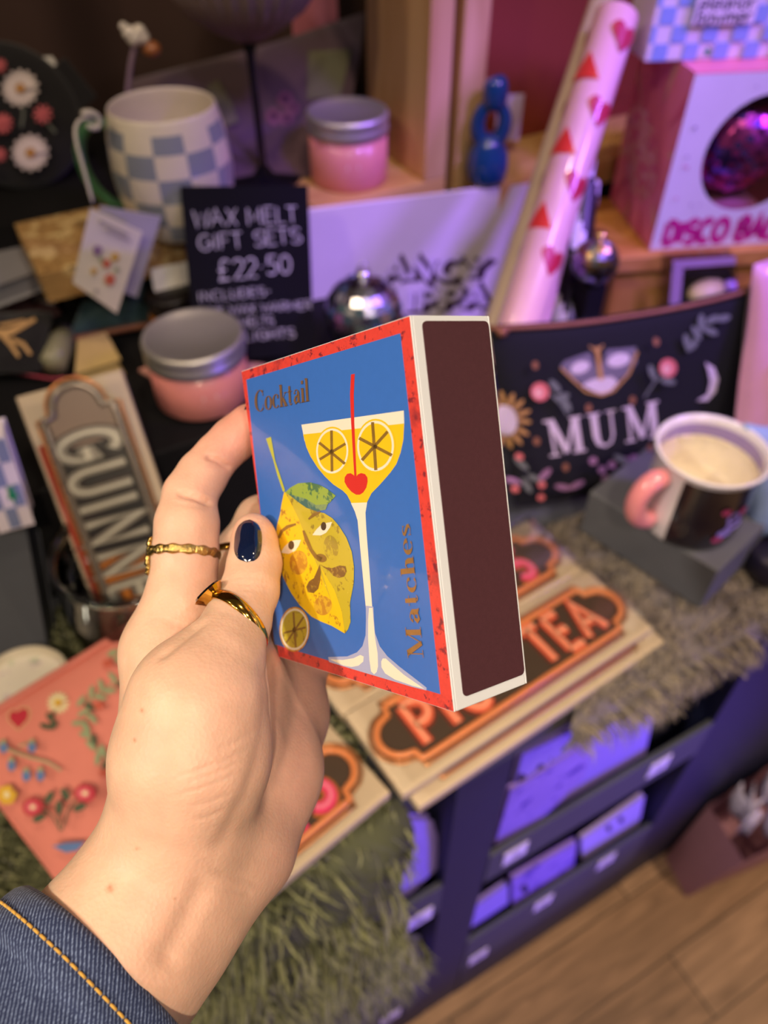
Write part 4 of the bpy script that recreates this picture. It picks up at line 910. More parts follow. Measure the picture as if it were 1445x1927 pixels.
a.build('embroidery', [mat('crimson_thread', 'b8293f', .7), mat('coral_thread', 'd0656a'), mat('ivory_thread', 'e3d9b0', .7), mat('marigold_thread', 'd9ae35', .7), mat('forest_thread', '46543f', .7), mat('mint_thread', '8f9f7c', .7), mat('cornflower_thread', '5878b0', .7), mat('tan_thread', 'c9a27a', .7), mat('rust_thread', 'bf5a48', .7), mat('rose_thread', 'd86a78', .7)], t)
MB().tube([Sf(i/20, .004, .001) for i in range(21)], .003, 8).build('zip', mat('pink_zip', 'c9756a', .5), t)
# floral candle jar
jb = oz(38, 1288, .736); jb = V((jb.x, jb.y, .7045)); X = M.Translation(jb) @ M.Diagonal((.80, .80, .55, 1))
t = thing('ceramic_pot', 'white ceramic pot with pale floral print at the left edge', 'pot', jb)
por = mat('stone_ceramic', 'c9c2b0', .35, coat=.3)
MB().lathe([(.0005, 0), (.034, 0), (.038, .004), (.040, .02), (.041, .055), (.040, .058), (.037, .057), (.037, .02), (.0005, .008)], 48, 0, X).build('pot_wall', por, t)
MB().lathe([(.0005, .046), (.0365, .046)], 32, 0, X).build('wax_fill', mat('floral_wax', 'd6d2c8', .5, speck=[('b79fb8', 70, .56, .06), ('9fb39a', 60, .58, .06)]), t)
# checked card and post at the left
g = [at(x, y, d) for x, y, d in ((-60, 838, .480), (8, 822, .485), (62, 985, .535), (-60, 1018, .53))]
g[3] = g[0]+(g[2]-g[1]); b, n = slab(g, .02)
t = thing('checkered_gift_box', 'blue and white checked carton with a green star at the left edge', 'box', (g[2]+g[3])/2)
b.build('box_body', mat('lilac_check', 'e4dcee'), t, .001)
a = Art(lambda q, l: g[0]+(g[1]-g[0])*q[0]+(g[3]-g[0])*q[1]+n*l, .0004, .0001)
H4 = lambda q: q
for i in range(3):
    for j in range(4):
        if (i+j) % 2 == 0: a.poly([H4((max(.01, i/3), max(.01, j/4))), H4((min(.99, (i+1)/3), max(.01, j/4))), H4((min(.99, (i+1)/3), min(.99, (j+1)/4))), H4((max(.01, i/3), min(.99, (j+1)/4)))], 0)
a.poly([(x, y*.75) for x, y in star(.70, .80, .17)], 1)
a.build('printed_checks', [mat('grey_check', '7f8cb8', .5), mat('emerald_print', '1f8a62')], t)
t = thing('grey_plinth', 'dark grey plinth below the checked carton at the left edge', 'stand', oz(60, 1250, .704))
b, n = slab([at(-60, 1005, .545), at(45, 985, .55), oz(92, 1250, .706), oz(-60, 1290, .706)], .03); b.build('plinth_body', mat('slate_paint', '4a4d58'), t, .001)

# ------------------------------------------------------------------ lower rack contents
vio = [mat('lavender_card', '8f7cdc', .6, var=.1), mat('lilac_paper', '8a70d4', .6, var=.2, vs=30, speck=[('4a30a8', 35, .55, .05)]), mat('pale_lilac_card', 'a898e4', .6, var=.1)]
dotm = mat('black_spot_print', '17102e', .6)
def rackcard(label, pxs, y, m, dots=(), lean=.006):
    P = [oy(x, y_, y+(lean if i < 2 else 0)) for i, (x, y_) in enumerate(pxs)]
    t = thing('gift_card', label, 'card', (P[2]+P[3])/2, 'cards in the rack pockets')
    b, n = slab(P, .006); b.build('card_stack', m, t, .001)
    if dots:
        a = Art(planeS(P[0], (P[1]-P[0]).cross(P[3]-P[0])), .0004, .0001)
        for x, y_, r_ in dots: a.poly(ell(x, y_, r_, r_*1.25, 10), 0)
        a.build('printed_spots', [dotm], t)
rackcard('tall spotted lavender card in the upper right rack pocket', ((985, 1420), (1240, 1300), (1212, 1420), (930, 1640)), .1985, vio[0], [(982, 1466, 9), (1018, 1448, 9), (1040, 1430, 6), (1075, 1410, 11), (1064, 1440, 7), (1102, 1420, 8), (1132, 1402, 9), (1080, 1390, 7), (1165, 1385, 6)])
rackcard('marbled lilac card overlapping the tall spotted one', ((962, 1490), (1115, 1395), (1098, 1462), (918, 1640)), .1935, vio[1])
rackcard('spotted pale card in the upper left rack pocket', ((745, 1545), (812, 1545), (836, 1620), (752, 1700)), .1985, vio[0], [(768, 1580, 7), (805, 1592, 6), (782, 1617, 10)])
rackcard('plain violet card in the lower right pocket, left end', ((892, 1708), (955, 1664), (955, 1700), (878, 1752)), .1985, vio[0])
rackcard('blue-violet marbled card in the middle of the lower right pocket', ((965, 1655), (1085, 1585), (1075, 1650), (966, 1732)), .1945, vio[1], [(987, 1672, 7)])
rackcard('pale marbled card at the right end of the lower pocket', ((1095, 1580), (1212, 1498), (1200, 1560), (1098, 1630)), .1985, vio[2], [(1145, 1558, 5), (1168, 1542, 5)])
rackcard('violet card in the lower left rack pocket', ((712, 1812), (792, 1775), (786, 1815), (712, 1862)), .1985, vio[0])
rackcard('pale card low in the leftmost rack pocket, below the green fur', ((560, 1950), (680, 1870), (670, 1905), (560, 1980)), .1985, vio[2])
wht = mat('price_label_white', 'dcd6ec', .6)
for (x, y, lab) in ((970, 1607, 'white price label on the upper right shelf lip, left end'), (1240, 1443, 'white price label on the upper right shelf lip, right end'), (1022, 1700, 'white price label on the lower right shelf lip, middle'), (1140, 1622, 'white price label on the lower right shelf lip, right end'), (900, 1801, 'white price label on the lower right shelf lip, left end'), (790, 1730, 'white price label on the upper left shelf lip'), (735, 1915, 'white price label on the lower left shelf lip')):
    p = oy(x, y, .1848)
    t = thing('price_label', lab, 'label', p-V((0, 0, .0095)), 'price labels on the rack')
    MB().box((p.x-.0135, p.y-.0002, p.z-.014), (p.x+.0135, p.y+.0011, p.z+.014)).build('label_card', wht, t)
    a = Art(lambda q, l: V((p.x+q[0], p.y-.0004-l, p.z+q[1])), .0002, .0001)
    for zz, ww in ((.004, .006), (.0, .004), (-.004, .005)): a.stroke([(-ww, zz), (ww, zz)], .0018, 0)
    a.build('printed_lines', [mat('pale_violet_print', '9a90c0', .6)], t)
# dusty pink bag on the floor with tissue
t = thing('gift_bag', 'dusty pink paper bag standing on the floor by the rack', 'bag', (.7, .15, .0005))
tp = [V((.60, .105, .155)), V((.83, .08, .165)), V((.84, .180, .17)), V((.612, .182, .16))]
fl = [V((.575, .125, .001)), V((.80, .10, .001)), V((.81, .183, .001)), V((.588, .183, .001))]
b = MB(); 
for i in range(4):
    j = (i+1) % 4
    b.grid(lambda u, v, i=i, j=j: (fl[i]*(1-u)+fl[j]*u)*(1-v)+(tp[i]*(1-u)+tp[j]*u)*v+V((0, 0, 0))-V((0, .010*math.sin(math.pi*u)*math.sin(math.pi*v) if i == 0 else 0, 0)), 10, 10)
b.add(fl, [(3, 2, 1, 0)])
b.build('bag_body', mat('dusty_pink_paper', 'a8788a', .6, var=.1), t)
rng = random.Random(8)
b = MB()
for k_ in range(9):
    c = V((.635+.018*k_, .14+.02*math.sin(k_*2), .150)); q = rng.uniform(0, 3); d1 = V((math.cos(q), math.sin(q), 0))
    b.grid(lambda u, v: c+d1*(u-.5)*.05+V((.012*math.sin(7*u+k_), .012*math.cos(6*u+k_), .055*v+.01*math.sin(9*u))), 6, 3)
t2 = b.build('tissue_paper', mat('violet_white_tissue', 'd9d0ee', .6), None, solid=.0006); tag(t2, 'crumpled white tissue paper stuffed in the pink bag', 'tissue paper')

# ------------------------------------------------------------------ fur throws
def fur(name, label, path, x0, x1, n, ln, wd, cols, seed, skin, sway=.4):
    """path: list of (y,z) profile across; strands grow off the sheet"""
    t = thing(name, label, 'fur throw', ((x0+x1)/2, path[0][0], path[0][1]))
    prof = [V((0, y, z)) for y, z in path]; seg = [(prof[i+1]-prof[i]).length for i in range(len(prof)-1)]; tot = sum(seg)
    def pt(s_):
        s_ *= tot
        for i, g in enumerate(seg):
            if s_ <= g or i == len(seg)-1:
                f = min(1, s_/g); d = (prof[i+1]-prof[i]).normalized(); return prof[i]*(1-f)+prof[i+1]*f, V((0, d.z, -d.y)) if d.y < 0 or d.z != 0 else V((0, 0, 1))
            s_ -= g
    xe = lambda u, v: x0+(x1-x0)*u+.008*math.sin(v*17)+.004*math.sin(v*41)
    MB().grid(lambda u, v: (lambda p: V((xe(u, v), p.y, p.z)))(pt(v)[0]), 20, 40).build('backing', skin, t, solid=.002)
    rg = np.random.default_rng(seed); b = MB(); V0 = []; F0 = []; M0 = []
    cl = rg.random((max(40, n//40), 2))
    for i in range(n):
        c = cl[rg.integers(len(cl))]; u, v = c[0]+rg.normal(0, .018), c[1]+rg.normal(0, .018)
        if not (0 <= u <= 1 and 0 <= v <= 1): u, v = rg.random(2)
        p, nn = pt(v); nn = V((0, -abs(nn.y) if p.z < .695 else 0, abs(nn.z))) if True else nn
        if nn.length < .1: nn = V((0, -1, .2))
        nn.normalize(); p = V((xe(u, v), p.y, p.z))+nn*.001
        ph = math.sin(c[0]*90)*3; d = V((math.cos(ph+rg.normal(0, .5)), -.7+.5*math.sin(ph), -.35))*sway
        l = ln*rg.uniform(.6, 1.15)
        p1 = p+nn*l*.42+d*l*.25; p2 = p1+nn*l*.12+d*l*.75+V((0, 0, -l*.16)); p2b = (p1+p2)/2+nn*l*.06
        s_ = V((rg.normal(), rg.normal(), rg.normal())).cross(nn); s_ = s_.normalized()*wd
        o = len(V0); V0 += [p-s_, p+s_, p1-s_*.8, p1+s_*.8, p2b-s_*.5, p2b+s_*.5, p2]
        F0 += [(o, o+1, o+3, o+2), (o+2, o+3, o+5, o+4), (o+4, o+5, o+6)]; k = int(rg.integers(len(cols))); M0 += [k]*3
    b.add(V0, F0, M0); b.sm = [True]*len(F0)
    o = b.build('pile', cols, t); o['kind'] = 'stuff'
gf = [mat('moss_fur', '74784f', .75, sheen=.3), mat('olive_fur', '8f9268', .75, sheen=.3), mat('deep_moss_fur', '4c5038', .8)]
fur('fur_throw', 'shaggy moss green fur draped over the front of the table', [(.46, .7015), (.30, .7025), (.21, .703), (.184, .700), (.165, .680), (.155, .62), (.152, .54), (.156, .46), (.162, .40)], -.42, .108, 26000, .026, .0009, gf, 1, gf[2])
hf = [mat('taupe_fur', '857a6c', .75, sheen=.3), mat('ash_fur', '6a6268', .75, sheen=.3), mat('pale_taupe_fur', 'a3978a', .8)]
fur('fur_throw', 'grey-brown fur under the grey block and mug', [(.34, .7015), (.25, .704), (.195, .704), (.180, .699), (.174, .688), (.173, .676)], .252, .68, 20000, .023, .0007, hf, 2, hf[1], .35)
# ------------------------------------------------------------------ matchbox
def rod(r):
    a = math.sqrt(sum(q*q for q in r)); return M.Rotation(a, 3, V(r)/a)
Rb = rod((0.1344, 0.9358, -0.0673)); K = .8
def c2w(p): return CAM + rgt*p.x - upv*p.y + fwd*p.z      # camera x right, y down, z forward
def d2w(p): return rgt*p.x - upv*p.y + fwd*p.z
BW, BH, BD = .0974*K, .105*K, .0284*K
eu, ev, ew = d2w(Rb @ V((1, 0, 0))), d2w(Rb @ V((0, 1, 0))), d2w(Rb @ V((0, 0, 1)))
O = c2w(V((.0066, -.0503, .1969))*K) - eu*BW     # front top left corner
FM = frame(O, eu, ev, ew)
t = thing('matchbox', 'blue cocktail matchbox with lemon and glass art, held in the hand', 'matchbox', FM @ V((BW/2, BH, BD/2)))
wh = mat('white_board', 'd6dbe3', .45, var=.02, vs=200)
red = mat('red_border', 'dc463e', .4, coat=.6, var=.14, vs=900, speck=[('7e2c38', 420, .56, .05), ('8c3038', 70, .54, .16)])
b = MB(); th = .0006
b.box((0, 0, 0), (BW, BH, th), 0, FM); b.box((0, 0, BD-th), (BW, BH, BD), 0, FM); b.box((BW-th, 0, th), (BW, BH, BD-th), 0, FM); b.box((0, 0, th), (th, BH, BD-th), 0, FM)
b.build('sleeve', wh, t, .00025)
b = MB(); b.box((th+.0002, .0004, th+.0002), (BW-th-.0002, .0014, BD-th-.0002), 0, FM); b.box((th+.0002, BH-.0014, th+.0002), (BW-th-.0002, BH-.0004, BD-th-.0002), 0, FM); b.box((th+.0002, .0014, BD-th-.0012), (BW-th-.0002, BH-.0014, BD-th-.0002), 0, FM)
b.build('tray', mat('tray_board', 'c9c6c4', .6), t)
rr = .0012
def rrect(x0, y0, x1, y1, r): return arc(x1-r, y1-r, r, r, 0, 90, 4)+arc(x0+r, y1-r, r, r, 90, 180, 4)+arc(x0+r, y0+r, r, r, 180, 270, 4)+arc(x1-r, y0+r, r, r, 270, 360, 4)
Hs = homog(((833, 33), (1208, 33), (1378, 1772), (1030, 1900)), ((0, 0), (BD, 0), (BD, BH), (0, BH)))
q = [Hs(p) for p in ((891, 58), (1205, 60), (1358, 1732), (1068, 1826))]
x0, x1, y0, y1 = (q[0][0]+q[3][0])/2, (q[1][0]+q[2][0])/2, (q[0][1]+q[1][1])/2, (q[2][1]+q[3][1])/2
x1 = min(x1, BD-.0006)
MB().prism(rrect(x0, y0, x1, y1, rr), lambda x, y, k: FM @ V((BW+(.00018 if k else 0), y, x))).build('striking_strip', mat('striker_brown', '4a2a31', .42, var=.12, vs=900, bump=.15, bs=4000, speck=[('8a6a68', 900, .74, .02)]), t)
Hf = homog(((22, 300), (833, 33), (1030, 1900), (223, 1644)), ((0, 0), (BW, 0), (BW, BH), (0, BH)))
def Sm(q, l):
    u, v = Hf(q); return FM @ V((u, v, -l))
a = Art(lambda q, l: FM @ V((q[0], q[1], -l)), .00003, .000006)
e_ = .0002
a.poly([(e_, e_), (BW-e_*.5, e_), (BW-e_*.5, BH-e_), (e_, BH-e_)], 0)
a.S = Sm
a.poly([(48, 342), (788, 122), (968, 1818), (203, 1586)], 1)
# stemmed glass
a.poly([(315, 563), (803, 500), (805, 562), (803, 600), (330, 640), (325, 610)], 2)
a.fine([(324, 610), (805, 562), (801, 640), (788, 700), (768, 755), (740, 795), (692, 850), (650, 893), (628, 937), (555, 938), (535, 900), (515, 880), (470, 850), (430, 812), (395, 770), (360, 715), (340, 670)], 3, 2)
a.poly([(553, 938), (630, 936), (622, 985), (626, 1060), (655, 1425), (625, 1425), (585, 1020), (572, 978)], 2)
a.poly([(625, 1414), (660, 1420), (663, 1480), (668, 1540), (690, 1600), (725, 1645), (780, 1692), (850, 1745), (905, 1788), (904, 1800), (840, 1784), (700, 1742), (560, 1700), (456, 1668), (452, 1646), (540, 1644), (585, 1626), (610, 1598), (624, 1550), (626, 1480)], 4)
a.poly([(640, 1425), (656, 1425), (662, 1500), (668, 1560), (680, 1630), (682, 1690), (676, 1715), (664, 1726), (650, 1712), (642, 1660), (636, 1560), (636, 1480)], 2)
a.poly([(460, 1656), (520, 1660), (570, 1652), (600, 1638), (616, 1645), (614, 1668), (592, 1686), (560, 1692), (520, 1684)], 2)
a.poly([(697, 1668), (704, 1655), (718, 1655), (745, 1680), (800, 1728), (870, 1776), (895, 1793), (840, 1778), (760, 1750), (715, 1722), (698, 1694)], 2)
a.l += .000004
a.poly([(551, 322), (569, 319), (565, 420), (568, 560), (574, 690), (580, 820), (570, 822), (562, 700), (552, 540), (547, 420)], 5)
a.poly([(575, 820), (586, 803), (602, 797), (620, 802), (631, 818), (632, 838), (626, 866), (612, 888), (596, 899), (578, 899), (556, 885), (536, 862), (523, 838), (524, 816), (535, 800), (552, 797), (566, 806)], 5)
def slice_(cx, cy, rx, ry, sp, cols=(3, 2, 3), spw=16):
    for k, m in zip((1.0, .93, .83), cols): a.poly(ell(cx, cy, rx*k, ry*k, 36), m)
    for p in sp: a.stroke(p, spw, 6)
    a.poly(ell(cx-1, cy+2, 9, 12, 10), 7); a.l += .000004
slice_(464, 690, 82, 116, ([(460, 592), (464, 788)], [(402, 650), (525, 752)], [(405, 730), (527, 656)]), spw=13)
slice_(670, 668, 94, 130, ([(656, 554), (672, 784)], [(592, 630), (748, 714)], [(606, 736), (728, 600)]), spw=15)
# lemon
a.poly([(149, 628), (173, 620), (195, 735), (218, 800), (244, 877), (234, 882), (205, 800), (185, 730)], 8)
a.poly([(243, 886), (268, 862), (305, 842), (360, 838), (405, 850), (445, 872), (483, 903), (455, 935), (445, 942), (420, 965), (378, 978), (335, 972), (290, 938)], 9)
a.poly([(243, 886), (290, 900), (340, 915), (390, 945), (446, 942), (436, 968), (378, 978), (335, 972), (290, 938)], 10)
a.fine([(240, 880), (262, 895), (300, 926), (345, 958), (395, 976), (430, 984), (468, 1008), (500, 1045), (535, 1100), (560, 1165), (571, 1235), (570, 1310), (553, 1400), (556, 1488), (545, 1520), (530, 1540), (500, 1475), (470, 1400), (400, 1230), (350, 1110), (310, 1010), (265, 920)], 11, 2)
a.fine([(240, 880), (228, 940), (222, 985), (208, 1040), (203, 1105), (214, 1190), (240, 1280), (280, 1355), (320, 1410), (375, 1462), (420, 1485), (470, 1505), (530, 1540), (500, 1470), (470, 1400), (440, 1328), (400, 1230), (350, 1110), (310, 1010), (268, 925)], 12, 2)
a.poly([(418, 1240), (470, 1400), (530, 1538), (515, 1440), (480, 1340)], 3)
a.poly(ell(312, 1213, 42, 56, 20), 13); a.poly(ell(463, 1145, 34, 58, 20, -8), 14); a.poly(ell(428, 1412, 42, 44, 20), 13)
a.poly([(229, 1166), (245, 1138), (272, 1114), (298, 1108), (322, 1108), (312, 1135), (296, 1158), (266, 1172)], 2); a.poly(ell(277, 1132, 14, 21, 16), 7)
a.poly([(376, 1086), (394, 1060), (415, 1040), (440, 1030), (468, 1025), (458, 1052), (440, 1076), (415, 1088)], 2); a.poly(ell(428, 1045, 13, 20, 16), 7)
a.stroke([(218, 1098, 12), (232, 1066, 15), (258, 1046, 16), (298, 1034, 10)], 12, 6); a.stroke([(357, 1012, 8), (380, 992, 16), (412, 978, 8)], 12, 6)
a.stroke([(333, 1064, 10), (348, 1105, 18), (370, 1155, 16), (392, 1185, 18), (420, 1200, 20)], 16, 6); a.poly(ell(418, 1193, 27, 19, 16, 20), 6)
a.poly([(412, 1222), (418, 1260), (414, 1300), (406, 1335), (385, 1354), (358, 1350), (350, 1325), (362, 1300), (385, 1285), (398, 1255)], 15); a.poly([(412, 1222), (440, 1236), (470, 1240), (505, 1228), (532, 1232), (538, 1256), (526, 1280), (500, 1286), (476, 1276), (455, 1252), (430, 1236)], 15)
slice_(298, 1518, 70, 102, ([(292, 1440), (305, 1600)], [(248, 1535), (350, 1510)], [(260, 1580), (340, 1462)]), cols=(16, 2, 11), spw=9)
a.l += .000004
a.text('Cocktail', F_D, ((97, 500), (357, 448), (349, 336), (92, 400)), 17, .15, 0, .02)
a.text('Matches', F_D, ((895, 1654), (833, 1030), (772, 1042), (823, 1652)), 18, .15, 0, .03)
gl = .45; kw = dict(coat=.7)
a.build('printed_label', [red, mat('cobalt_print', '3a70cc', gl, var=.05, vs=500, **kw), mat('ivory_print', 'efe9d8', gl, var=.03, **kw), mat('lemon_yellow_print', 'f2c81c', gl, var=.05, vs=300, **kw), mat('lavender_print', 'aab2dc', gl, **kw),
  mat('cherry_print', 'd6302c', gl, **kw), mat('umber_print', '8a6a2c', gl, var=.3, vs=700, **kw), mat('dark_umber_print', '4a3a28', gl, **kw), mat('lime_print', 'b8bf3a', gl, var=.1, vs=300, **kw),
  mat('leaf_print', '8fae42', gl, speck=[('35724e', 200, .51, .04)], **kw), mat('leaf_shade_print', '7a9a6a', gl, speck=[('2f6a6a', 200, .46, .06)], **kw), mat('olive_lemon_print', 'c4b430', gl, speck=[('94802a', 230, .565, .04), ('e8dc6a', 420, .66, .03)], **kw),
  mat('sunny_lemon_print', 'f0c818', gl, speck=[('b07c26', 260, .555, .035)], **kw), mat('ochre_cheek_print', 'c08a2e', gl, speck=[('d9b030', 420, .50, .05)], **kw), mat('olive_cheek_print', 'a38f30', gl, speck=[('c4b430', 400, .50, .05)], **kw), mat('brown_moustache_print', '7a5a2c', gl, speck=[('a88a3a', 600, .55, .05)], **kw), mat('orange_peel_print', 'd9a02c', gl, speck=[('b0702c', 420, .52, .05)], **kw),
  mat('bronze_foil', '9a7656', .36, metal=.5, var=.2, vs=300), mat('gold_foil', 'b88e58', .34, metal=.5, var=.2, vs=300)], t)
# ------------------------------------------------------------------ hand and forearm: one surface grown from a distance field
def npv(p): return np.array((p.x, p.y, p.z))
def J(px, py, d, r): return (npv(at(px, py, d)), r)
def chain(*js): return [J(*j) for j in js]
index = chain((318, 1225, .2115, .0118), (342, 1130, .2135, .0098), (349, 1040, .216, .0088), (352, 985, .218, .0086), (357, 932, .2215, .0073), (381, 893, .2245, .0069), (409, 857, .2275, .0062), (440, 827, .2298, .0064), (470, 798, .2310, .0056), (487, 786, .2303, .0048))
middle = chain((425, 1190, .2335, .0112), (446, 1100, .2415, .0088), (458, 1038, .2475, .0084), (490, 978, .2555, .0077), (552, 950, .2605, .0073), (616, 922, .2520, .0066), (655, 904, .2358, .0054))
ringf = chain((492, 1215, .2465, .0108), (540, 1120, .2555, .0085), (570, 1062, .2620, .0077), (632, 1027, .2575, .0071), (660, 1008, .2450, .0062), (681, 996, .2340, .0054))
pinky = chain((548, 1268, .2525, .0098), (600, 1200, .2585, .0078), (632, 1155, .2625, .0068), (664, 1137, .2525, .0061), (678, 1126, .2440, .0055), (689, 1118, .2358, .0047))
thumb = chain((372, 1330, .184, .0150), (415, 1240, .1895, .0104), (446, 1172, .1975, .0083), (470, 1112, .2045, .0074), (479, 1060, .2095, .0070), (479, 1018, .2140, .0060), (477, 1000, .2155, .0052))
palm = [chain((330, 1560, .190, .0150), (318, 1225, .2115, .0116)), chain((370, 1570, .194, .0140), (420, 1195, .232, .0118)), chain((420, 1590, .198, .0128), (492, 1215, .2465, .0112)),
        chain((462, 1596, .2035, .0130), (508, 1455, .2185, .0128), (535, 1345, .2405, .0118), (548, 1268, .2525, .0100)),
        chain((420, 1380, .205, .0150), (450, 1290, .222, .012))]
thenar = chain((345, 1525, .1855, .0160), (360, 1425, .1835, .0172), (374, 1322, .1845, .0163))
arm = chain((400, 1590, .1985, .0155), (338, 1668, .1925, .0178), (264, 1755, .1865, .0196), (158, 1874, .1775, .0215), (10, 2046, .1640, .023))
arm2 = chain((335, 1560, .1890, .0150), (298, 1645, .1865, .0155), (228, 1745, .1815, .0172))
VOX = .00085
allj = [j for c in [index, middle, ringf, pinky, thumb, arm, arm2, thenar]+palm for j in c]
lo = np.min([p-r for p, r in allj], 0)-.006; hi = np.max([p+r for p, r in allj], 0)+.006
dim = np.ceil((hi-lo)/VOX).astype(int)+1
axs = [lo[k]+np.arange(dim[k])*VOX for k in range(3)]
BIG = 1.0
def cone_sdf(P, a, ra, b, rb):
    ba = b-a; l2 = ba@ba; h = np.clip(((P-a)@ba)/l2, 0, 1)
    return np.linalg.norm(P-a-h[..., None]*ba, axis=-1)-(ra+(rb-ra)*h)
def smin(a, b, k):
    h = np.clip(.5+.5*(b-a)/k, 0, 1); return b*(1-h)+a*h-k*h*(1-h)
def field(segs, k, F=None, margin=.012):
    F = np.full(dim, BIG, np.float32) if F is None else F
    for (a, ra), (b, rb) in segs:
        m = max(ra, rb)+margin; l_ = np.minimum(a, b)-m; h_ = np.maximum(a, b)+m
        i0 = np.maximum(0, np.floor((l_-lo)/VOX).astype(int)); i1 = np.minimum(dim, np.ceil((h_-lo)/VOX).astype(int)+1)
        sl = tuple(slice(i0[q], i1[q]) for q in range(3))
        G = np.stack(np.meshgrid(*[axs[q][sl[q]] for q in range(3)], indexing='ij'), -1)
        d = cone_sdf(G, a, ra, b, rb).astype(np.float32)
        F[sl] = smin(F[sl], d, k)
    return F
seg = lambda c: list(zip(c[:-1], c[1:]))
Fp = field([s_ for c in palm for s_ in seg(c)], .008)
Fp = field(seg(arm)+seg(arm2), .007, Fp)
Ft = field(seg(thenar), .006); Fp = smin(Fp, Ft, .0045)
D = Fp.copy()
for fng, kp in ((index, .007), (middle, .007), (ringf, .006), (pinky, .006), (thumb, .0045)):
    Ff = field(seg(fng), .0025)
    D = smin(D, smin(Ff, Fp, kp), .0009)
# flesh yields where it presses on the box
Gx = np.meshgrid(*axs, indexing='ij')
IM = FM.inverted(); A3 = np.array(IM)[:3, :3]; T3 = np.array(IM)[:3, 3]
sl = []
bl = np.array([npv(FM @ V((x, y, z))) for x in (0, BW) for y in (0, BH) for z in (0, BD)])
i0 = np.maximum(0, np.floor((bl.min(0)-.003-lo)/VOX).astype(int)); i1 = np.minimum(dim, np.ceil((bl.max(0)+.003-lo)/VOX).astype(int)+1)
sl = tuple(slice(i0[q], i1[q]) for q in range(3))
G = np.stack([g[sl] for g in Gx], -1)@A3.T+T3
q = np.abs(G-np.array((BW/2, BH/2, BD/2)))-np.array((BW/2, BH/2, BD/2))
bx = np.linalg.norm(np.maximum(q, 0), axis=-1)+np.minimum(q.max(-1), 0)
D[sl] = np.maximum(D[sl], (.00035-bx).astype(np.float32))
# surface nets
def surface_nets(D):
    s_ = D < 0; nx, ny, nz = D.shape
    cnt = np.zeros((nx-1, ny-1, nz-1), np.float32); acc = np.zeros((nx-1, ny-1, nz-1, 3), np.float32)
    cor = [(i, j, k) for i in (0, 1) for j in (0, 1) for k in (0, 1)]
    for a in cor:
        for ax in range(3):
            if a[ax]: continue
            b = list(a); b[ax] = 1
            va = D[a[0]:nx-1+a[0], a[1]:ny-1+a[1], a[2]:nz-1+a[2]]; vb = D[b[0]:nx-1+b[0], b[1]:ny-1+b[1], b[2]:nz-1+b[2]]
            cr = (va < 0) != (vb < 0); tt = np.where(cr, va/np.where(cr, va-vb, 1), 0)
            cnt += cr
            for c in range(3): acc[..., c] += cr*(a[c]+(tt if c == ax else 0))
    act = cnt > 0; idx = np.full(act.shape, -1, np.int64); idx[act] = np.arange(act.sum())
    cells = np.argwhere(act); vs = (cells+acc[act]/cnt[act][:, None])*VOX+lo
    fs = []
    for ax in range(3):
        o1, o2 = [(1, 2), (2, 0), (0, 1)][ax]
        sA = [slice(1, -1)]*3; sA[ax] = slice(0, -1)
        sB = [slice(1, -1)]*3; sB[ax] = slice(1, None)
        a, b = s_[tuple(sA)], s_[tuple(sB)]; e = np.argwhere(a != b)
        off = np.ones(3, int); off[ax] = 0; base = e+off
        inside = a[tuple(e.T)]
        def cell(d1, d2):
            c = base.copy(); c[:, o1] -= d1; c[:, o2] -= d2; return idx[tuple(c.T)]
        qd = np.stack([cell(0, 0), cell(1, 0), cell(1, 1), cell(0, 1)], 1)
        qd[~inside] = qd[~inside][:, ::-1]; fs.append(qd)
    return vs, np.concatenate(fs)
vs, fs = surface_nets(D)
# keep the one body
E_ = np.concatenate([fs[:, [0, 1]], fs[:, [1, 2]], fs[:, [2, 3]], fs[:, [3, 0]]])
lab = np.arange(len(vs))
for _ in range(400):
    m_ = np.minimum(lab[E_[:, 0]], lab[E_[:, 1]]); old = lab.copy()
    np.minimum.at(lab, E_[:, 0], m_); np.minimum.at(lab, E_[:, 1], m_); lab = lab[lab]
    if (lab == old).all(): break
u_, c_n = np.unique(lab, return_counts=True); keep = lab == u_[c_n.argmax()]
remap = np.cumsum(keep)-1; fs = remap[fs[keep[fs].all(1)]]; vs = vs[keep]
deg = np.zeros(len(vs)); E_ = np.concatenate([fs[:, [0, 1]], fs[:, [1, 2]], fs[:, [2, 3]], fs[:, [3, 0]]])
np.add.at(deg, E_[:, 0], 1)
def smooth(x, it, lam=.5):
    for _ in range(it):
        s_ = np.zeros_like(x); np.add.at(s_, E_[:, 0], x[E_[:, 1]]); x = x+lam*(s_/deg[:, None]-x)
    return x
def smooth_t(x, it):
    for _ in range(it): x = smooth(smooth(x, 1, .5), 1, -.52)
    return x
vs = smooth(smooth_t(vs, 6), 2, .4)
def normals(vs):
    n = np.zeros_like(vs); fn = np.cross(vs[fs[:, 2]]-vs[fs[:, 0]], vs[fs[:, 3]]-vs[fs[:, 1]])
    for k in range(4): np.add.at(n, fs[:, k], fn)
    return n/np.maximum(1e-12, np.linalg.norm(n, axis=1))[:, None]
nr = normals(vs)
cv = npv(CAM); rel = vs-cv; dep = rel@npv(fwd); pxs = CX+FPX*(rel@npv(rgt))/dep; pys = CY-FPX*(rel@npv(upv))/dep
face = (nr*rel).sum(1) < 0
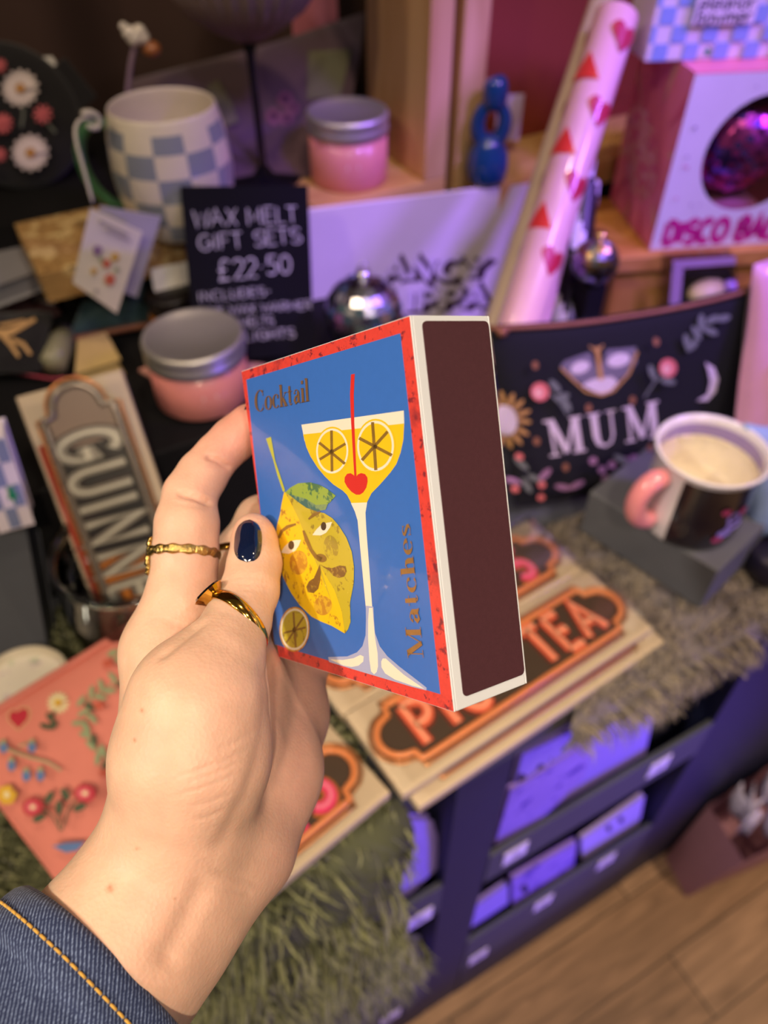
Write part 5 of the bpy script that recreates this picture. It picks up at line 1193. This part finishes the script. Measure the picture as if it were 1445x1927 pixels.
def crease(pts, depth, width, dmin=0, dmax=9):
    """groove along a line on the side of the skin turned to the viewer (width in photo px at 0.2 m)"""
    P = np.array(pts, float); best = np.full(len(vs), 1e9); par = np.zeros(len(vs)); X = np.stack([pxs, pys], 1); tot = len(P)-1
    for i in range(tot):
        a, b = P[i], P[i+1]; h = np.clip(((X-a)@(b-a))/((b-a)@(b-a)), 0, 1); d = np.linalg.norm(X-a-h[:, None]*(b-a), axis=1)
        k = d < best; best[k] = d[k]; par[k] = (i+h[k])/tot
    g = depth*np.exp(-(best/width)**2)*np.clip(np.sin(np.pi*np.clip(par, .02, .98))*2.2, 0, 1)
    return np.where(face & (dep > dmin) & (dep < dmax), g, 0)
disp = crease([(330, 926), (365, 934), (404, 950)], .0014, 6, .205) + crease([(322, 945), (360, 950), (400, 958)], .0003, 5, .205)
disp += crease([(386, 857), (410, 866), (438, 884)], .0012, 5, .21)+crease([(392, 872), (425, 882)], .0003, 4, .21)
for y, dd in ((1085, .00022), (1097, .0003), (1108, .0003), (1119, .00022), (1130, .00015)): disp += crease([(444, y), (478, y+2), (512, y+8)], dd, 4, 0, .215)
disp += crease([(392, 1165), (345, 1202), (292, 1245)], .0007, 7, 0, .23)
disp += crease([(482, 1232), (500, 1270), (504, 1330), (494, 1400), (470, 1480), (430, 1560), (395, 1620)], .0006, 14)
for k_, (p, q) in enumerate((((330, 1498), (455, 1452)), ((345, 1475), (470, 1425)), ((350, 1520), (440, 1492)), ((380, 1448), (480, 1402)), ((360, 1545), (430, 1520)), ((400, 1415), (486, 1372)), ((330, 1462), (400, 1438)))):
    disp += crease([p, ((p[0]+q[0])/2, (p[1]+q[1])/2+4), q], .00019, 4)
disp += crease([(400, 1640), (440, 1648), (490, 1660)], .0003, 6)+crease([(380, 1668), (440, 1676), (480, 1684)], .0003, 6)
disp += crease([(395, 1640), (350, 1730), (300, 1830)], .0009, 24)
disp += crease([(560, 1320), (545, 1400), (520, 1480), (490, 1540)], .0004, 12)
disp += crease([(300, 1160), (330, 1175), (372, 1182)], .0003, 6)
vs = vs-nr*disp[:, None]
# skin tint is pigment: redder palm side, finger pads and knuckles
base = np.array(srgb('dfbb9f')[:3]); pinkc = np.array(srgb('d2a093')[:3]); redc = np.array(srgb('d0897c')[:3])
pn = -npv(d2w(Rb @ V((-.6, .1, .35)))); pn /= np.linalg.norm(pn)
palmar = nr@(npv(eu)*.75+npv(ew)*-.2)
wp = np.clip((palmar+.05)*1.2, 0, 1)
dpal = np.clip((pxs-470)/90, 0, 1)*np.clip((pys-1180)/60, 0, 1)
col = base+(pinkc-base)*np.clip(.15+.35*wp+.45*dpal, 0, 1)[:, None]
for (p, r, s_) in ((index[-1][0], .016, .95), (index[4][0], .008, .45), (index[6][0], .008, .5), (index[2][0], .010, .3), (middle[-1][0], .012, .6), (thumb[-1][0], .008, .35), (pinky[0][0], .014, .35)):
    wgt = s_*np.exp(-(np.linalg.norm(vs-p, axis=1)/r)**2); col = col+(redc-col)*wgt[:, None]
for (x, y, r) in ((207, 1672, .0009), (268, 1338, .0005), (252, 1392, .0004), (258, 1596, .0004), (330, 1690, .0003)):
    k = np.exp(-((((pxs-x)**2+(pys-y)**2)**.5*.19/FPX)/r)**2)*face*.8; col = col+(np.array(srgb('9a6038')[:3])-col)*k[:, None]
me = bpy.data.meshes.new('person'); org = npv(at(200, 1830, .2))
me.from_pydata((vs-org).tolist(), [], fs.tolist()); me.polygons.foreach_set('use_smooth', np.ones(len(fs), bool))
ca_ = me.color_attributes.new('skin_tint', 'FLOAT_COLOR', 'POINT'); ca_.data.foreach_set('color', np.concatenate([np.clip(col, 0, 1), np.ones((len(col), 1))], 1).astype(np.float32).ravel())
sk = bpy.data.materials.new('skin'); sk.use_nodes = True; nt = sk.node_tree; N = nt.nodes; L = nt.links; p = N['Principled BSDF']
at_ = N.new('ShaderNodeAttribute'); at_.attribute_name = 'skin_tint'; tc = N.new('ShaderNodeTexCoord')
nz = N.new('ShaderNodeTexNoise'); nz.inputs['Scale'].default_value = 120; nz.inputs['Detail'].default_value = 5; L.new(tc.outputs['Object'], nz.inputs['Vector'])
mr = N.new('ShaderNodeMapRange'); mr.inputs[1].default_value = .35; mr.inputs[2].default_value = .65; mr.inputs[3].default_value = .93; mr.inputs[4].default_value = 1.06; L.new(nz.outputs[0], mr.inputs[0])
mm = N.new('ShaderNodeMix'); mm.data_type = 'RGBA'; mm.blend_type = 'MULTIPLY'; mm.inputs[0].default_value = 1; L.new(at_.outputs['Color'], mm.inputs[6]); L.new(mr.outputs[0], mm.inputs[7]); L.new(mm.outputs[2], p.inputs['Base Color'])
p.inputs['Roughness'].default_value = .48; p.inputs['Specular IOR Level'].default_value = .4
p.inputs['Subsurface Weight'].default_value = .35; p.inputs['Subsurface Radius'].default_value = (1.0, .35, .2); p.inputs['Subsurface Scale'].default_value = .003
vo = N.new('ShaderNodeTexVoronoi'); vo.inputs['Scale'].default_value = 1100; L.new(tc.outputs['Object'], vo.inputs['Vector'])
n2 = N.new('ShaderNodeTexNoise'); n2.inputs['Scale'].default_value = 500; n2.inputs['Detail'].default_value = 4; L.new(tc.outputs['Object'], n2.inputs['Vector'])
ad = N.new('ShaderNodeMath'); L.new(vo.outputs['Distance'], ad.inputs[0]); L.new(n2.outputs[0], ad.inputs[1])
bm_ = N.new('ShaderNodeBump'); bm_.inputs['Strength'].default_value = .22; bm_.inputs['Distance'].default_value = .0003; L.new(ad.outputs[0], bm_.inputs['Height']); L.new(bm_.outputs[0], p.inputs['Normal'])
me.materials.append(sk); me.update()
person = bpy.data.objects.new('person', me); COL.objects.link(person); person.location = org; ORG[person.name] = V(org)
sb = person.modifiers.new('sub', 'SUBSURF'); sb.levels = 1; sb.render_levels = 1
tag(person, 'left hand with navy thumbnail and gold rings gripping the blue matchbox', 'person')
# thumb nail
def nail(name, ctr, axis, nrm, ln, wd, rad, m, taper=.85):
    axis = V(axis).normalized(); nrm = V(nrm); nrm = (nrm-axis*nrm.dot(axis)).normalized(); sd_ = axis.cross(nrm)
    def pt(u, v, top):
        y = (v-.5)*ln; e = abs(2*v-1); w_ = wd/2*(1-max(0, e)**4.5)**.5*(1-.08*(1-v)); x = (u*2-1)*w_; an = x/rad
        z = rad*(math.cos(an)-1)-.0006*((2*v-1)**2)*2.2
        edge = max(abs(u*2-1)**6, e**8)
        return V(ctr)+axis*y+sd_*(rad*math.sin(an))+nrm*(z+(.00065*(1-edge*.85) if top else -.0005))
    b = MB(); b.grid(lambda u, v: pt(u, .004+.992*v, True), 20, 28); b.grid(lambda u, v: pt(u, .004+.992*v, False), 20, 28, flip=True)
    return b.build(name, m, person, sub=1, label='glossy navy painted nail')
navyp = mat('navy_nail_polish', '0c1736', .10, coat=1.0, var=.03)
from mathutils.bvhtree import BVHTree
bvh = BVHTree.FromPolygons([V(p) for p in vs], fs.tolist())
def skin_hit(px, py):
    h = bvh.ray_cast(CAM, ray(px, py).normalized()); return (h[0], h[1])
def thumbnail(cx, cy, hw, hh, rot):
    c, s_ = math.cos(R(rot)), math.sin(R(rot)); n = 24; P = []; ok = None
    hc_, hn = skin_hit(cx, cy); rows = []
    for j in range(n+1):
        v = -1+2*j/n; wv = (1-abs(v)**(2.3 if v < 0 else 3.6))**.5 if abs(v) < 1 else 0; row = []
        for i in range(n+1):
            u = (-1+2*i/n)*max(.02, wv); x, y = u*hw, v*hh
            h_, n_ = skin_hit(cx+x*c-y*s_, cy+x*s_+y*c)
            if h_ is None or (h_-hc_).length > .012: h_, n_ = (row[-1][0]+(ray(cx+x*c-y*s_, cy+x*s_+y*c)-ray(cx, cy))*0, row[-1][1]) if row else (hc_, hn)
            e = max(abs(-1+2*i/n), abs(v)); row.append((h_, n_, e))
        rows.append(row)
    nm = (hn*.6-(hc_-CAM).normalized()*.4).normalized()
    A = np.array([[list(q[0]) for q in r_] for r_ in rows])
    for _ in range(6):      # let the plate bridge the small bumps of the skin
        A[1:-1, 1:-1] = (A[1:-1, 1:-1]*2+A[:-2, 1:-1]+A[2:, 1:-1]+A[1:-1, :-2]+A[1:-1, 2:])/6
    b = MB(); vv = []
    for j in range(n+1):
        for i in range(n+1): vv.append(V(A[j, i])+nm*(.0009*(1-rows[j][i][2]**5)+.0001))
    low = [p-nm*.0008 for p in vv]
    q = lambda o: [(o+j*(n+1)+i, o+j*(n+1)+i+1, o+(j+1)*(n+1)+i+1, o+(j+1)*(n+1)+i) for j in range(n) for i in range(n)]
    b.add(vv, q(0), 0, True); b.add(low, [f[::-1] for f in q(0)], 0, True)
    rim_ = list(range(n+1))+[j*(n+1)+n for j in range(1, n+1)]+[n*(n+1)+i for i in range(n-1, -1, -1)]+[j*(n+1) for j in range(n-1, 0, -1)]
    m_ = len(rim_); b.add([vv[k] for k in rim_]+[low[k] for k in rim_], [(k, (k+1) % m_, m_+(k+1) % m_, m_+k) for k in range(m_)], 0, True)
    return b.build('fingernail', navyp, person, label='glossy navy painted thumbnail')
thumbnail(467, 1018, 26, 40, 4)
nail('fingernail', index[-1][0]+npv(d2w(V((-.25, -.75, -.1)).normalized()))*.0048+npv(eu)*.001, index[-1][0]-index[-2][0], npv(d2w(V((-.35, -.85, .1)))), .0095, .0085, .0058, navyp)
# rings
gold = mat('polished_gold', 'd9a648', .12, metal=1, var=.03); goldh = mat('hammered_gold', 'd2b26a', .16, metal=1, bump=.8, bs=900); onyx = mat('black_onyx', '0b0b0f', .08, coat=1)
def ring(c, axis, r, tr, m, flat=1.6, wav=0):
    axis = V(axis).normalized(); x = axis.orthogonal().normalized(); v_ = (CAM-V(c)); x = (v_-axis*v_.dot(axis)).normalized(); y = axis.cross(x); b = MB()
    n, k = 72, 12; vv = []; ff = []
    for i in range(n):
        q = 2*math.pi*i/n; rad = x*math.cos(q)+y*math.sin(q); t_ = tr*(1+wav*math.sin(q*14))
        for j in range(k):
            a_ = 2*math.pi*j/k; vv.append(V(c)+rad*(r+t_*.7*math.cos(a_))+axis*(t_*flat*math.sin(a_)))
    for i in range(n):
        for j in range(k):
            ff.append((i*k+j, ((i+1) % n)*k+j, ((i+1) % n)*k+(j+1) % k, i*k+(j+1) % k))
    b.add(vv, ff, 0, True); return b, axis, x, y
def cring(label, c, axis, r, tr, m, **kw):
    e = bpy.data.objects.new('ring', None); COL.objects.link(e); e.parent = person; e.empty_display_size = .005
    e.location = V(c)-V(ORG[person.name]); ORG[e.name] = V(c); e['label'] = label
    b, ax, x, y = ring(c, axis, r, tr, m, **kw); b.build('band', m, e); return e, ax, x, y
ic = npv(at(347, 1042, .2158)); iax = index[3][0]-index[1][0]
iax = iax/np.linalg.norm(iax)+npv(rgt)*.12*0
e, ax, x, y = cring('gold crown ring on the index finger', ic, iax, .0095, .0008, goldh, wav=.18)
b = MB(); lft = (-rgt); lft = (lft-ax*lft.dot(ax)).normalized(); cc = V(ic)+lft*.0098
rng = random.Random(2); tz = ax.cross(lft)
for i in range(8):
    for j in range(6):
        b.ball(cc+ax*((i-3.5)*.0013-.0012)+tz*((j-2.5)*.0014)-lft*(.0003*((i-3.5)**2+(j-2.5)**2)**.5)+lft*rng.uniform(-.0002, .0004), .0009, n=8)
b.build('crown', goldh, e)
c2 = npv(at(446, 1172, .1975)); tax = thumb[3][0]-thumb[1][0]; tax = tax/np.linalg.norm(tax)
tax = tax+npv(rgt)*.50-npv(upv)*.05; tax /= np.linalg.norm(tax)
e, ax, x, y = cring('gold signet ring with flat black stone on the thumb', c2, tax, .0092, .0010, gold, flat=1.7)
sdv = (-rgt*.80+fwd*-.12+upv*.50); sdv = (sdv-ax*sdv.dot(ax)).normalized(); tz = ax.cross(sdv)
b = MB(); 
for s0, s1, z0, z1, k in ((.0024, .0044, .0076, .0108, 0),):
    pr_ = [(math.cos(q), math.sin(q)) for q in [2*math.pi*i/20 for i in range(20)]]
    lo_ = [V(c2)+sdv*z0+ax*(s0*u*.7)+tz*(s0*1.3*v) for u, v in pr_]; hi_ = [V(c2)+sdv*z1+ax*(s1*u)+tz*(s1*1.15*v) for u, v in pr_]
    b.add(lo_+hi_, [(i, (i+1) % 20, 20+(i+1) % 20, 20+i) for i in range(20)]+[tuple(range(20, 40))], 0, False)
b.build('bezel', gold, e)
b = MB(); hi_ = [V(c2)+sdv*.0108+ax*(.0041*u)+tz*(.0046*v) for u, v in pr_]; h2 = [p+sdv*.0006-(p-(V(c2)+sdv*.0108))*.08 for p in hi_]
b.add(hi_+h2, [(i, (i+1) % 20, 20+(i+1) % 20, 20+i) for i in range(20)]+[tuple(range(20, 40))], 0, False); b.build('stone', onyx, e, label='flat black stone')
mcn = npv(at(452, 1052, .2460)); max_ = middle[2][0]-middle[1][0]
cring('plain gold band on the middle finger', mcn, max_, .0089, .0008, gold)
# denim sleeve
sl_ = bpy.data.objects.new('denim_sleeve', None); COL.objects.link(sl_); sl_.parent = person; sc = at(205, 1805, .196); sl_.location = sc-V(ORG[person.name]); ORG[sl_.name] = sc
sl_['label'] = 'dark blue denim cuff with mustard stitching'
h0, h1 = at(203, 1824, .182), at(0, 2062, .1635); axd = (h1-h0).normalized(); sx_ = (CAM-h0); sx_ = (sx_-axd*sx_.dot(axd)).normalized(); sy_ = axd.cross(sx_)
Ls = (h1-h0).length+.03
def srad(s_, q): return .0272+.055*max(0, s_)*.9+.0006*math.sin(q*5+s_*90)+.0009*math.sin(q*3-s_*160)+(.0008 if s_ < .0105 else 0)*min(1, max(0, s_)/.002)
def spt(s_, q, off=0): 
    r_ = srad(s_, q)+off; return h0+axd*s_+sx_*(math.cos(q)*r_*.93)+sy_*(math.sin(q)*r_*1.03)
def denim():
    m = bpy.data.materials.new('indigo_denim'); m.use_nodes = True; nt = m.node_tree; N = nt.nodes; L = nt.links; p = N['Principled BSDF']
    tc = N.new('ShaderNodeTexCoord'); uvm = N.new('ShaderNodeUVMap'); uvm.uv_map = 'cloth'
    wv = N.new('ShaderNodeTexWave'); wv.wave_type = 'BANDS'; wv.bands_direction = 'DIAGONAL'; wv.inputs['Scale'].default_value = 1.0; wv.inputs['Distortion'].default_value = 1.2; wv.inputs['Detail'].default_value = 2; wv.inputs['Detail Scale'].default_value = 2
    mp = N.new('ShaderNodeMapping'); mp.inputs['Scale'].default_value = (520, 520, 1); L.new(uvm.outputs[0], mp.inputs[0]); L.new(mp.outputs[0], wv.inputs[0])
    nz = N.new('ShaderNodeTexNoise'); nz.inputs['Scale'].default_value = 1; nz.inputs['Detail'].default_value = 2
    mp2 = N.new('ShaderNodeMapping'); mp2.inputs['Scale'].default_value = (2600, 1000, 1); mp2.inputs['Rotation'].default_value = (0, 0, .7); L.new(uvm.outputs[0], mp2.inputs[0]); L.new(mp2.outputs[0], nz.inputs[0])
    mu = N.new('ShaderNodeMath'); mu.operation = 'MULTIPLY'; L.new(wv.outputs['Fac'], mu.inputs[0]); L.new(nz.outputs[0], mu.inputs[1])
    cr = N.new('ShaderNodeValToRGB'); cr.color_ramp.elements[0].color = srgb('0d1f4a'); cr.color_ramp.elements[0].position = .28; cr.color_ramp.elements[1].color = srgb('8ea4d0'); cr.color_ramp.elements[1].position = .82
    L.new(mu.outputs[0], cr.inputs[0]); L.new(cr.outputs[0], p.inputs['Base Color']); p.inputs['Roughness'].default_value = .8; p.inputs['Sheen Weight'].default_value = .15
    b = N.new('ShaderNodeBump'); b.inputs['Strength'].default_value = .5; b.inputs['Distance'].default_value = .0003; L.new(mu.outputs[0], b.inputs['Height']); L.new(b.outputs[0], p.inputs['Normal'])
    return m
dn = denim()
nu_, nv_ = 96, 60
prof_s = [(.012, -.0022), (.006, -.0022), (.0005, -.0020), (-.0004, -.0010), (-.0002, 0), (.0008, .0004), (.002, .0004), (.004, .0004), (.0055, .0002), (.0062, .0001), (.007, .0003), (.010, .0003), (.0112, 0), (.0118, -.0006)]+[(.0125+(Ls-.0125)*i/34, -.0007) for i in range(35)]
b = MB(); vv = []; ff = []; uv = []
for j, (s_, of) in enumerate(prof_s):
    for i in range(nu_):
        q = 2*math.pi*i/nu_; vv.append(spt(s_, q+math.pi, of)); uv.append((.03*q, s_))
for j in range(len(prof_s)-1):
    for i in range(nu_): ff.append((j*nu_+i, j*nu_+(i+1) % nu_, (j+1)*nu_+(i+1) % nu_, (j+1)*nu_+i))
b.add(vv, ff, 0, True); o = b.build('cuff', dn, sl_)
ul = o.data.uv_layers.new(name='cloth')
for lp in o.data.loops: ul.data[lp.index].uv = uv[lp.vertex_index]
b = MB(); n_ = 78
for i in range(n_):
    q0 = 2*math.pi*i/n_; q1 = q0+2*math.pi/n_*.74
    b.tube([spt(.0062, q0, .0001), spt(.0062, q0*.75+q1*.25, .00055), spt(.0062, q0*.25+q1*.75, .00055), spt(.0062, q1, .0001)], .00034, 6)
o = b.build('stitching', mat('mustard_thread', 'c79a3a', .6, sheen=.2), sl_); o['kind'] = 'stuff'
print('HAND verts', len(vs))
for nm, c in (('index', index), ('middle', middle), ('ring', ringf), ('pinky', pinky), ('thumb', thumb)):
    for p_, r_ in c:
        g = IM @ V(p_); qq = [abs(g[i]-(BW, BH, BD)[i]/2)-(BW, BH, BD)[i]/2 for i in range(3)]
        dd = math.sqrt(sum(max(0, z)**2 for z in qq))+min(0, max(qq)); print(nm, [round(z*1000, 1) for z in g], 'gap', round((dd-r_)*1000, 2))
